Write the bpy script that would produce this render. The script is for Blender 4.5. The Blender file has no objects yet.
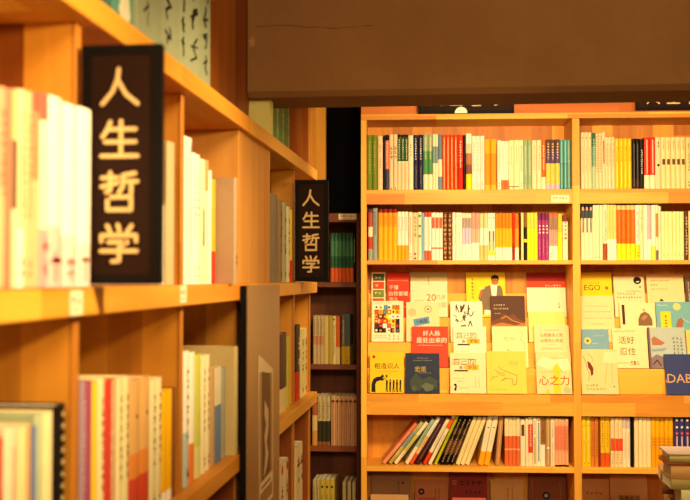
import bpy, bmesh, math, random
from mathutils import Vector, Matrix

random.seed(7)
C = bpy.context.scene.collection
FPX = 1000.0
CAM = Vector((0, 0, 1.6))
PITCH = math.radians(1.66)
YAW = math.atan(.11 * math.cos(PITCH))
RC = Matrix.Rotation(YAW, 3, 'Z') @ Matrix.Rotation(math.pi / 2 + PITCH, 3, 'X')


# ---------------------------------------------------------------- measuring helpers
def ray(px, py):
    return RC @ Vector(((px - 345) / FPX, (250 - py) / FPX, -1))


def onX(px, py, X):
    d = ray(px, py)
    return CAM + d * (X / d.x)


def onY(px, py, Y):
    d = ray(px, py)
    return CAM + d * (Y / d.y)


THB = YAW - math.radians(3.08)          # the rear bookcase stands a few degrees off square
P0 = CAM + ray(361, 279) * 3.86
XL = Vector((math.cos(THB), math.sin(THB), 0))
YL = Vector((-math.sin(THB), math.cos(THB), 0))
MB_ = Matrix.Translation((P0.x, P0.y, 0)) @ Matrix.Rotation(THB, 4, 'Z')


def Bk(px, py, dep=0.0):
    """point of the rear bookcase's own frame: x along it, z height, at depth dep behind its front"""
    d = ray(px, py)
    o = P0 + YL * dep
    t = (o - CAM).dot(YL) / d.dot(YL)
    p = CAM + d * t
    return (p - Vector((P0.x, P0.y, 0))).dot(XL), p.z


# ---------------------------------------------------------------- materials
def sl(c):
    return tuple(((v / 12.92) if v <= .04045 else ((v + .055) / 1.055) ** 2.4) for v in c)


_mats = {}


def paint(c, rough=.55, spec=.15, coat=0.0):
    """printed paper / plain paint; c is sRGB"""
    key = (tuple(round(v, 2) for v in c), rough, spec, coat)
    if key in _mats:
        return _mats[key]
    m = bpy.data.materials.new('printed_paper')
    m.use_nodes = True
    nt = m.node_tree
    b = nt.nodes['Principled BSDF']
    tc = nt.nodes.new('ShaderNodeTexCoord')
    n = nt.nodes.new('ShaderNodeTexNoise')
    n.inputs['Scale'].default_value = 60
    n.inputs['Detail'].default_value = 2
    mr = nt.nodes.new('ShaderNodeMapRange')
    mr.inputs['To Min'].default_value = .93
    mr.inputs['To Max'].default_value = 1.05
    mx = nt.nodes.new('ShaderNodeMix')
    mx.data_type = 'RGBA'
    mx.blend_type = 'MULTIPLY'
    mx.inputs['Factor'].default_value = 1
    nt.links.new(tc.outputs['Object'], n.inputs['Vector'])
    nt.links.new(n.outputs['Fac'], mr.inputs['Value'])
    l = sl(c)
    mx.inputs['A'].default_value = (*l, 1)
    nt.links.new(mr.outputs['Result'], mx.inputs['B'])
    nt.links.new(mx.outputs['Result'], b.inputs['Base Color'])
    b.inputs['Roughness'].default_value = rough
    b.inputs['Specular IOR Level'].default_value = spec
    if coat:
        b.inputs['Coat Weight'].default_value = coat
        b.inputs['Coat Roughness'].default_value = .12
    _mats[key] = m
    return m


def wood(name, light, dark, across='X', grain='Z', plank=.055, joint=.45, rough=.5, contrast=1.0):
    """jointed pine board: tone steps from lamella to lamella (axis across), joints along grain"""
    m = bpy.data.materials.new(name)
    m.use_nodes = True
    nt = m.node_tree
    N, L = nt.nodes, nt.links
    b = N['Principled BSDF']
    geo = N.new('ShaderNodeNewGeometry')
    sep = N.new('ShaderNodeSeparateXYZ')
    L.new(geo.outputs['Position'], sep.inputs[0])

    def mth(op, a, bb=None):
        n = N.new('ShaderNodeMath')
        n.operation = op
        for i, v in enumerate((a, bb)):
            if v is None:
                continue
            if isinstance(v, (int, float)):
                n.inputs[i].default_value = v
            else:
                L.new(v, n.inputs[i])
        return n.outputs[0]
    ac = mth('FLOOR', mth('DIVIDE', mth('ADD', sep.outputs[across], 11.37), plank))
    wn = N.new('ShaderNodeTexWhiteNoise')
    wn.noise_dimensions = '1D'
    L.new(ac, wn.inputs['W'])
    gr = mth('FLOOR', mth('ADD', mth('DIVIDE', sep.outputs[grain], joint), mth('MULTIPLY', wn.outputs['Value'], 7.3)))
    cmb = N.new('ShaderNodeCombineXYZ')
    L.new(ac, cmb.inputs[0])
    L.new(gr, cmb.inputs[1])
    wn2 = N.new('ShaderNodeTexWhiteNoise')
    wn2.noise_dimensions = '3D'
    L.new(cmb.outputs[0], wn2.inputs['Vector'])
    # grain figure, long along the grain and different on every lamella
    mp = N.new('ShaderNodeCombineXYZ')
    sc = {'X': 38, 'Y': 38, 'Z': 38}
    sc[grain] = 2.2
    for i, a in enumerate('XYZ'):
        L.new(mth('ADD', mth('MULTIPLY', sep.outputs[a], sc[a]), mth('MULTIPLY', wn2.outputs['Value'], 50)), mp.inputs[i])
    nz = N.new('ShaderNodeTexNoise')
    nz.inputs['Scale'].default_value = 1
    nz.inputs['Detail'].default_value = 5
    nz.inputs['Distortion'].default_value = .6
    L.new(mp.outputs[0], nz.inputs['Vector'])
    f = mth('ADD', mth('MULTIPLY', wn2.outputs['Value'], .62 * contrast), mth('MULTIPLY', nz.outputs['Fac'], .55))
    r = N.new('ShaderNodeValToRGB')
    r.color_ramp.elements[0].position = .15
    r.color_ramp.elements[0].color = (*sl(light), 1)
    r.color_ramp.elements[1].position = .95
    r.color_ramp.elements[1].color = (*sl(dark), 1)
    L.new(f, r.inputs[0])
    L.new(r.outputs[0], b.inputs['Base Color'])
    b.inputs['Roughness'].default_value = rough
    b.inputs['Specular IOR Level'].default_value = .35
    bp = N.new('ShaderNodeBump')
    bp.inputs['Strength'].default_value = .08
    bp.inputs['Distance'].default_value = .002
    L.new(nz.outputs['Fac'], bp.inputs['Height'])
    L.new(bp.outputs[0], b.inputs['Normal'])
    return m


PINE_L, PINE_D = (.97, .75, .28), (.78, .47, .12)
W_back = wood('pine_back_boards', (.88, .58, .17), (.66, .37, .08), 'X', 'Z', .07)
W_shelf = wood('pine_shelf', PINE_L, PINE_D, 'Z', 'X', .05, .5)
W_up = wood('pine_upright', PINE_L, PINE_D, 'X', 'Z', .05, .6)
W_lshelf = wood('pine_side_shelf', (.97, .76, .28), (.82, .51, .13), 'X', 'Y', .06, .5)
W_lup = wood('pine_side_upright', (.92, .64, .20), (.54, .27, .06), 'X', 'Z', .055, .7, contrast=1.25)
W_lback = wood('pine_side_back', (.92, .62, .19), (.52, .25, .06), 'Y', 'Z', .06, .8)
W_col = wood('pine_column', (.90, .66, .30), (.72, .46, .15), 'Y', 'Z', .06, .8)
W_corner = wood('shaded_pine', (.50, .26, .13), (.30, .13, .06), 'X', 'Z', .05, .7)  # pine darkened in its colour for the shadowed corner
W_stand = wood('pine_stand', (.97, .76, .30), (.90, .62, .18), 'Z', 'X', .06, .35, contrast=.5)
W_table = wood('table_oak', (.62, .42, .24), (.45, .28, .14), 'X', 'Y', .08, .8)


def plaster(name, c, c2, scale=4, rough=.9, bump=.25):
    m = bpy.data.materials.new(name)
    m.use_nodes = True
    nt = m.node_tree
    N, L = nt.nodes, nt.links
    b = N['Principled BSDF']
    tc = N.new('ShaderNodeTexCoord')
    n = N.new('ShaderNodeTexNoise')
    n.inputs['Scale'].default_value = scale
    n.inputs['Detail'].default_value = 8
    n.inputs['Roughness'].default_value = .65
    L.new(tc.outputs['Object'], n.inputs['Vector'])
    r = N.new('ShaderNodeValToRGB')
    r.color_ramp.elements[0].position = .3
    r.color_ramp.elements[1].position = .7
    r.color_ramp.elements[0].color = (*sl(c), 1)
    r.color_ramp.elements[1].color = (*sl(c2), 1)
    L.new(n.outputs['Fac'], r.inputs[0])
    L.new(r.outputs[0], b.inputs['Base Color'])
    n2 = N.new('ShaderNodeTexNoise')
    n2.inputs['Scale'].default_value = 90
    n2.inputs['Detail'].default_value = 4
    L.new(tc.outputs['Object'], n2.inputs['Vector'])
    bp = N.new('ShaderNodeBump')
    bp.inputs['Strength'].default_value = bump
    bp.inputs['Distance'].default_value = .004
    L.new(n2.outputs['Fac'], bp.inputs['Height'])
    L.new(bp.outputs[0], b.inputs['Normal'])
    b.inputs['Roughness'].default_value = rough
    return m


M_beam = plaster('beam_concrete', (.48, .33, .17), (.54, .38, .20), 3)
M_crack = plaster('crack_dirt', (.27, .18, .12), (.32, .22, .15), 9)
M_patch = plaster('plaster_patch', (.64, .46, .27), (.56, .39, .21), 30)
M_dark = plaster('black_wall_paint', (.045, .04, .035), (.06, .05, .04), 3, .95)
M_wall = plaster('wall_paint', (.62, .55, .45), (.66, .58, .47), 2)
M_floor = wood('floor_boards', (.50, .36, .24), (.36, .24, .15), 'X', 'Y', .12, .9)
M_page = paint((.93, .90, .80), .8, .1)
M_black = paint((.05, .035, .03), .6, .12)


# ---------------------------------------------------------------- mesh builder
class MB:
    def __init__(s):
        s.v, s.f, s.mi, s.mats = [], [], [], []
        s.sm = []

    def m(s, mat):
        if mat not in s.mats:
            s.mats.append(mat)
        return s.mats.index(mat)

    def face(s, pts, mat, smooth=False):
        k = len(s.v)
        s.v += [tuple(p) for p in pts]
        s.f.append(tuple(range(k, k + len(pts))))
        s.mi.append(s.m(mat))

    def box(s, a, b, mat, bev=0.0):
        """axis-aligned box with optional chamfered edges (12 chamfers, 8 corner facets)"""
        x0, y0, z0 = (min(a[i], b[i]) for i in range(3))
        x1, y1, z1 = (max(a[i], b[i]) for i in range(3))
        i = s.m(mat)
        bev = min(bev, (x1 - x0) * .45, (y1 - y0) * .45, (z1 - z0) * .45)
        if bev <= 0:
            k = len(s.v)
            s.v += [(x0, y0, z0), (x1, y0, z0), (x1, y1, z0), (x0, y1, z0), (x0, y0, z1), (x1, y0, z1), (x1, y1, z1), (x0, y1, z1)]
            for f in ((0, 3, 2, 1), (4, 5, 6, 7), (0, 1, 5, 4), (1, 2, 6, 5), (2, 3, 7, 6), (3, 0, 4, 7)):
                s.f.append(tuple(k + q for q in f))
                s.mi.append(i)
            return
        bm = bmesh.new()
        bmesh.ops.create_cube(bm, size=1)
        for v in bm.verts:
            v.co = Vector((x0 + (v.co.x + .5) * (x1 - x0), y0 + (v.co.y + .5) * (y1 - y0), z0 + (v.co.z + .5) * (z1 - z0)))
        bmesh.ops.bevel(bm, geom=list(bm.edges), offset=bev, segments=2, affect='EDGES', profile=.5)
        k = len(s.v)
        bm.verts.index_update()
        s.v += [tuple(v.co) for v in bm.verts]
        for f in bm.faces:
            s.f.append(tuple(k + v.index for v in f.verts))
            s.mi.append(i)
        bm.free()

    def prism(s, poly, axis_vec, mat):
        """closed polygon (3D points) swept by axis_vec"""
        k, n = len(s.v), len(poly)
        a = Vector(axis_vec)
        s.v += [tuple(Vector(p)) for p in poly] + [tuple(Vector(p) + a) for p in poly]
        i = s.m(mat)
        s.f.append(tuple(range(k + n - 1, k - 1, -1)))
        s.mi.append(i)
        s.f.append(tuple(range(k + n, k + 2 * n)))
        s.mi.append(i)
        for q in range(n):
            s.f.append((k + q, k + (q + 1) % n, k + n + (q + 1) % n, k + n + q))
            s.mi.append(i)

    def mesh(s, name):
        me = bpy.data.meshes.new(name)
        me.from_pydata(s.v, [], s.f)
        for mt in s.mats:
            me.materials.append(mt)
        me.polygons.foreach_set('material_index', s.mi)
        me.update()
        return me

    def build(s, name, parent=None, mw=None):
        o = bpy.data.objects.new(name, s.mesh(name))
        C.objects.link(o)
        if parent:
            o.parent = parent
        elif mw is not None:
            o.matrix_world = mw
        return o


def root(name, mw, label, cat, group=None):
    o = bpy.data.objects.new(name, None)
    o.empty_display_size = .05
    C.objects.link(o)
    o.matrix_world = mw
    n = len(label.replace('-', ' ').split())
    if not 4 <= len(label.split()) <= 16:
        print('LABEL LENGTH', len(label.split()), label)
    o['label'] = label
    o['category'] = cat
    if group:
        o['group'] = group
    return o


def structure(o, label=None):
    o['kind'] = 'structure'
    if label:
        o['label'] = label
    return o


# ---------------------------------------------------------------- flat lettering and marks
_tc = {}


def text_polys(s):
    """outline faces of a string, scaled so that one full-width character is 1 unit, origin at the lower left"""
    if s in _tc:
        return _tc[s]
    cu = bpy.data.curves.new('t', 'FONT')
    cu.body = s
    cu.size = 1
    cu.resolution_u = 2
    cu.offset = .005
    o = bpy.data.objects.new('t', cu)
    C.objects.link(o)
    dg = bpy.context.evaluated_depsgraph_get()
    me = bpy.data.meshes.new_from_object(o.evaluated_get(dg))
    vs = [(v.co.x, v.co.y) for v in me.vertices]
    fs = [tuple(p.vertices) for p in me.polygons]
    x0 = min(v[0] for v in vs)
    x1 = max(v[0] for v in vs)
    y0 = min(v[1] for v in vs)
    y1 = max(v[1] for v in vs)
    vs = [((a - x0), (b - y0)) for a, b in vs]
    bpy.data.objects.remove(o)
    bpy.data.meshes.remove(me)
    bpy.data.curves.remove(cu)
    _tc[s] = (vs, fs, x1 - x0, y1 - y0)
    return _tc[s]


class Art:
    """flat print laid on a face: to3(u, v, k) maps (u,v) in metres and layer k to a point"""

    def __init__(s, mb, to3):
        s.mb, s.to3, s.k = mb, to3, 1

    def poly(s, pts, c, seq=True):
        s.mb.face([s.to3(u, v, s.k) for u, v in pts], paint(c))
        s.k += 1 if seq else 0

    def rect(s, u0, v0, u1, v1, c, seq=True):
        s.poly([(u0, v0), (u1, v0), (u1, v1), (u0, v1)], c, seq)

    def disc(s, u, v, r, c, n=16):
        s.poly([(u + r * math.cos(a * 2 * math.pi / n), v + r * math.sin(a * 2 * math.pi / n)) for a in range(n)], c)

    def ring(s, u, v, r0, r1, c, n=18):
        for a in range(n):
            t0, t1 = a * 2 * math.pi / n, (a + 1) * 2 * math.pi / n
            s.poly([(u + r1 * math.cos(t0), v + r1 * math.sin(t0)), (u + r1 * math.cos(t1), v + r1 * math.sin(t1)),
                    (u + r0 * math.cos(t1), v + r0 * math.sin(t1)), (u + r0 * math.cos(t0), v + r0 * math.sin(t0))], c, False)
        s.k += 1

    def stroke(s, pts, w, c, closed=False):
        if closed:
            pts = pts + pts[:1]
        for (a, b), (p, q) in zip(pts, pts[1:]):
            d = math.hypot(p - a, q - b) or 1e-9
            nx, ny = -(q - b) / d * w / 2, (p - a) / d * w / 2
            s.poly([(a + nx, b + ny), (a - nx, b - ny), (p - nx, q - ny), (p + nx, q + ny)], c, False)
        s.k += 1
        for a, b in pts:
            s.mb.face([s.to3(a + w / 2 * math.cos(t * math.pi / 4), b + w / 2 * math.sin(t * math.pi / 4), s.k) for t in range(8)], paint(c))
        s.k += 1

    def text(s, st, u, v, w, c, h=None, ang=0.0):
        """text centred on (u,v), w wide"""
        vs, fs, tw, th = text_polys(st)
        kx = w / tw
        ky = (h / th) if h else kx
        ca, sa = math.cos(ang), math.sin(ang)
        mt = s.mb.m(paint(c))
        k0 = len(s.mb.v)
        for a, b in vs:
            x, y = (a - tw / 2) * kx, (b - th / 2) * ky
            s.mb.v.append(tuple(s.to3(u + x * ca - y * sa, v + x * sa + y * ca, s.k)))
        for f in fs:
            s.mb.f.append(tuple(k0 + q for q in f))
            s.mb.mi.append(mt)
        s.k += 1

    def glyph(s, u, v, w, h, c, rnd):
        """a small illegible character: a few short strokes"""
        t = w * .16
        for _ in range(rnd.choice((2, 3))):
            y = v + rnd.uniform(.1, .85) * h
            s.rect(u + rnd.uniform(0, .2) * w, y, u + rnd.uniform(.75, 1) * w, y + h * .13, c, False)
        x = u + rnd.uniform(.25, .65) * w
        s.rect(x, v, x + t, v + h * rnd.uniform(.8, 1), c, False)

    def line(s, u0, v, u1, h, c, rnd, gap=.25):
        n = max(1, int((u1 - u0) / (h * (1 + gap))))
        st = (u1 - u0) / n
        for i in range(n):
            s.glyph(u0 + i * st, v, st * .8, h, c, rnd)
        s.k += 1

    def col(s, u, v0, v1, w, c, rnd):
        n = max(1, int((v1 - v0) / (w * 1.25)))
        st = (v1 - v0) / n
        for i in range(n):
            s.glyph(u - w / 2, v0 + i * st, w, st * .8, c, rnd)
        s.k += 1


# ---------------------------------------------------------------- books
def cover_mesh(t, h, d, bands, side=None, marks=None, seed=0):
    """cover wrapped round the spine: spine faces -y, x from 0 to t. bands: [(z fraction where it starts, colour)] from the bottom"""
    mb = MB()
    c = min(.0016, t * .16)
    bul = min(.0032, t * .22)
    outer, inner = [], []
    outer.append((0, d))
    outer.append((0, bul * 1.2))
    for i in range(1, 6):
        a = i / 6
        outer.append((t * a, bul * 1.2 - bul * math.sin(math.pi * a) - bul * .2))
    outer.append((t, bul * 1.2))
    outer.append((t, d))
    for (x, y) in outer:
        inner.append((c + (t - 2 * c) * x / t, y if y == d else max(y + c, c + bul)))
    zs = [b[0] * h for b in bands] + [h]
    n = len(outer)
    for bi in range(len(bands)):
        z0, z1 = zs[bi], zs[bi + 1]
        mt = paint(bands[bi][1], .5, .15)
        for i in range(n - 1):
            (x0, y0), (x1, y1) = outer[i], outer[i + 1]
            mb.face([(x0, y0, z0), (x1, y1, z0), (x1, y1, z1), (x0, y0, z1)], mt)
            (x0, y0), (x1, y1) = inner[i], inner[i + 1]
            mb.face([(x1, y1, z0), (x0, y0, z0), (x0, y0, z1), (x1, y1, z1)], mt)
        for a, b in ((outer[0], inner[0]), (inner[-1], outer[-1])):
            mb.face([(*a, z0), (*a, z1), (*b, z1), (*b, z0)], mt)
    mt0, mt1 = paint(bands[0][1], .5, .15), paint(bands[-1][1], .5, .15)
    for i in range(n - 1):
        o0, o1, i1, i0 = outer[i], outer[i + 1], inner[i + 1], inner[i]
        mb.face([(*o0, h), (*o1, h), (*i1, h), (*i0, h)], mt1)
        mb.face([(*i0, 0), (*i1, 0), (*o1, 0), (*o0, 0)], mt0)
    if marks:
        rnd = random.Random(seed)
        ar = Art(mb, lambda u, v, k: (u, -.00025 - .00003 * k, v))
        for mk in marks:
            kind = mk[0]
            if kind == 'c':                      # a column of characters: ('c', z0, z1, rel width, colour)
                ar.col(t / 2, mk[1] * h, mk[2] * h, t * mk[3], mk[4], rnd)
            elif kind == 'b':                    # block
                ar.rect(t * (.5 - mk[3] / 2), mk[1] * h, t * (.5 + mk[3] / 2), mk[2] * h, mk[4])
            elif kind == 'd':                    # dots
                for q in range(mk[5]):
                    ar.disc(t / 2, h * (mk[1] + (mk[2] - mk[1]) * q / max(1, mk[5] - 1)), t * mk[3] / 2, mk[4], 8)
    return mb.mesh('cover')


def page_mesh(t, h, d):
    mb = MB()
    c = min(.0016, t * .16)
    mb.box((c, c * 2.6 + .001, .0015), (t - c, d - .003, h - .002), M_page)
    return mb.mesh('page_block')


ORD = ['first', 'second', 'third', 'fourth', 'fifth', 'sixth', 'seventh', 'eighth', 'ninth', 'tenth']
NUM = ['zero', 'one', 'two', 'three', 'four', 'five', 'six', 'seven', 'eight', 'nine', 'ten']


def put_book(meshes, mw, label, group):
    r = root('book', mw, label, 'book', group)
    for nm, me in meshes:
        o = bpy.data.objects.new(nm, me)
        C.objects.link(o)
        o.parent = r
    return r


def copy_book(src, mw, label):
    r = src.copy()
    C.objects.link(r)
    r.matrix_world = mw
    r['label'] = label
    if len(label.split()) > 16:
        print('LABEL LENGTH', len(label.split()), label)
    for ch in src.children:
        c = ch.copy()
        C.objects.link(c)
        c.parent = r
        c.matrix_parent_inverse = Matrix()
    return r


def run_labels(look, n, where, prev):
    out = []
    for i in range(n):
        if n == 1:
            l = f'{look} book, {where}'
        elif n == 2:
            l = f'{("first", "second")[i]} of two {look} books, {where}'
        else:
            l = f'{ORD[i]} of {NUM[n]} {look} books, {where}'
        if prev and len((l + ', after the ' + prev).split()) <= 16:
            l += ', after the ' + prev
        out.append(l)
    return out


# colours (sRGB albedo)
CR, WH, PC = (.93, .88, .74), (.95, .93, .86), (.92, .80, .64)
OR_, AM, YE, GO = (.90, .38, .12), (.95, .66, .12), (.96, .84, .10), (.93, .70, .08)
RD, DR, NV, BK = (.80, .18, .08), (.36, .07, .05), (.12, .11, .26), (.06, .04, .035)
BR, TN, PK, LI = (.30, .17, .10), (.72, .52, .32), (.90, .62, .52), (.74, .68, .80)
GN, DG, TE, BL = (.42, .50, .12), (.20, .36, .20), (.35, .60, .54), (.35, .55, .72)
GY, PU, OL, SG = (.62, .62, .58), (.52, .20, .45), (.60, .58, .20), (.60, .68, .52)
INK, RINK, GINK = (.11, .07, .05), (.64, .12, .06), (.36, .30, .22)
TIT = [('c', .45, .9, .45, INK)]
TITW = [('c', .40, .9, .45, WH)]
TITG = [('c', .35, .9, .4, GINK), ('c', .05, .16, .4, GINK)]

# rear bookcase heights, measured at px column 470
zz = lambda py: Bk(470, py)[1]
Z1, Z1b = zz(189.5), zz(204)        # thick shelf under the first row
Z2, Z2b = zz(260.3), zz(264.3)
Z3, Z3b = zz(394.6), zz(415.5)
Z4, Z4b = zz(466.8), zz(472.2)
ZT, ZTb = zz(113.5), zz(119.3)
Z5 = Z4b - .30
DEP = .198

LXi = Bk(366.6, 279)[0]
LXd0, LXd1 = Bk(573, 279)[0], Bk(580.6, 279)[0]

# each run: (px0, px1, number, px of its top, look, bands, marks)
ROWS = []
ROWS.append(('top shelf of the rear bookcase', Z1, [
    (366.9, 377.3, 2, 134.8, 'olive green', [(0, GN)], [('c', .3, .9, .4, (.75, .75, .4))]),
    (377.6, 383.0, 1, 135.8, 'cream with red title', [(0, PC)], [('c', .7, .85, .4, RINK), ('c', .4, .6, .3, GINK)]),
    (383.0, 385.1, 1, 135.2, 'thin black', [(0, BK)], None),
    (385.1, 389.2, 1, 134.6, 'orange-pink and dark blue', [(0, (.25, .25, .35)), (.38, (.85, .45, .32)), (.9, BK)], TITW),
    (389.2, 397.4, 2, 134.2, 'cream with wide grey lettering', [(0, PC)], [('c', .56, .8, .8, GINK), ('c', .0, .06, .7, INK)]),
    (397.4, 408.3, 3, 134.4, 'half green half cream', [(0, PC), (.5, CR), (.52, DG), (.95, INK)], [('c', .55, .92, .5, CR)]),
    (408.3, 413.4, 1, 135.2, 'plain cream', [(0, CR)], [('c', .6, .85, .35, INK)]),
    (413.4, 423.2, 2, 134.6, 'navy blue', [(0, NV)], [('c', .55, .95, .4, WH), ('c', .05, .45, .25, GY)]),
    (423.2, 432.7, 2, 134.0, 'bright green over cream', [(0, CR), (.28, (.30, .56, .32)), (.7, SG)], [('c', .55, .95, .4, CR)]),
    (432.7, 438.0, 2, 133.9, 'narrow blue-grey and cream', [(0, CR), (.48, (.50, .60, .62)), (.78, CR)], None),
    (438.0, 442.2, 1, 134.2, 'blue-footed cream', [(0, (.40, .55, .65)), (.24, CR), (.55, (.40, .50, .55))], None),
    (442.2, 457.8, 4, 134.6, 'vermilion with pale stripe', [(0, (.86, .27, .10))], [('b', .02, .95, .2, (.96, .72, .45)), ('c', .5, .9, .3, CR)]),
    (457.8, 463.0, 1, 134.6, 'deep red', [(0, (.78, .14, .08)), (.5, (.82, .22, .12))], TITW),
    (463.0, 465.8, 1, 135.0, 'narrow black', [(0, (.14, .05, .04))], None),
    (465.8, 471.6, 1, 133.5, 'white-to-brown with yellow foot', [(0, YE), (.28, (.50, .30, .24)), (.45, (.66, .45, .34)), (.65, PC), (.82, WH)], [('c', .7, .95, .4, LI)]),
    (471.8, 484.4, 3, 135.8, 'plain ivory', [(0, WH)], TITG),
    (484.6, 496.6, 2, 139.0, 'amber yellow', [(0, (.95, .70, .15)), (.1, (.94, .56, .08)), (.72, AM)], None),
    (497.2, 501.2, 1, 140.3, 'slim white', [(0, WH)], TITG),
    (501.2, 508.8, 2, 141.0, 'white with orange foot', [(0, (.90, .45, .22)), (.2, WH)], TITG),
    (508.8, 519.0, 2, 140.0, 'buttery cream', [(0, (.94, .90, .70))], [('c', .5, .9, .3, GINK), ('b', .05, .07, .9, GINK)]),
    (519.0, 523.4, 1, 140.0, 'ivory with faint title', [(0, CR)], TITG),
    (523.6, 532.0, 2, 140.2, 'sage green', [(0, SG), (.1, (.55, .66, .50))], [('c', .3, .9, .4, CR)]),
    (532.0, 541.4, 2, 140.0, 'pale peach', [(0, (.95, .84, .68))], [('c', .4, .9, .35, (.8, .5, .3))]),
    (541.4, 545.8, 1, 139.8, 'bright orange over cream', [(0, CR), (.25, OR_)], TITW),
    (545.9, 559.7, 3, 139.2, 'dark purple and gold', [(0, LI), (.1, (.92, .76, .35)), (.52, (.35, .28, .40)), (.8, (.36, .25, .22))], [('c', .6, .95, .5, PC)]),
    (560.0, 571.6, 3, 139.6, 'teal', [(0, (.28, .55, .56)), (.5, (.2, .45, .47)), (.53, (.32, .60, .60))], [('b', .03, .97, .25, (.62, .75, .62))]),
], 'left bay'))
ROWS.append(('top shelf of the rear bookcase', Z1, [
    (581.0, 592.0, 3, 132.2, 'tall cream with black dots', [(0, PC)], [('d', .9, .9, .4, INK, 1), ('c', .3, .75, .35, GINK)]),
    (592.0, 595.7, 1, 132.6, 'green marbled', [(0, (.65, .75, .60)), (.4, (.35, .56, .44)), (.75, (.2, .4, .3))], TITW),
    (595.7, 601.9, 2, 133.2, 'mottled cream and brown', [(0, PC)], [('c', .3, .97, .7, (.5, .42, .2))]),
    (601.9, 605.3, 1, 132.0, 'cream with brown strip', [(0, PC)], [('b', .45, .85, .35, (.55, .28, .15))]),
    (605.3, 614.8, 3, 137.0, 'short grey-lettered cream', [(0, PC)], [('c', .45, .9, .55, GINK)]),
    (615.2, 632.0, 4, 138.4, 'golden yellow', [(0, (.93, .74, .08))], [('b', .05, .96, .18, (.98, .88, .45)), ('c', .55, .85, .35, (.45, .32, .08))]),
    (632.0, 639.5, 2, 138.5, 'dark brown', [(0, (.20, .13, .12)), (.2, BK)], [('b', .05, .9, .16, (.45, .4, .4))]),
    (639.5, 644.2, 1, 138.8, 'black with pale lettering', [(0, BK)], [('c', .3, .8, .4, WH)]),
    (644.2, 655.2, 2, 137.0, 'scarlet with cream foot', [(0, CR), (.27, (.84, .20, .12))], [('b', .3, .95, .2, (.96, .75, .65))]),
    (655.2, 661.2, 1, 137.2, 'cream with one black dot', [(0, PC)], [('d', .46, .46, .5, INK, 1), ('c', .8, .92, .4, INK)]),
    (661.4, 686.0, 5, 137.0, 'cream with dark square', [(0, (.92, .83, .60))], [('b', .47, .58, .62, (.38, .28, .15)), ('c', .75, .95, .3, GINK)]),
    (686.2, 697.0, 2, 137.0, 'ochre cream', [(0, (.90, .80, .55))], TITG),
], 'right bay'))
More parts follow.
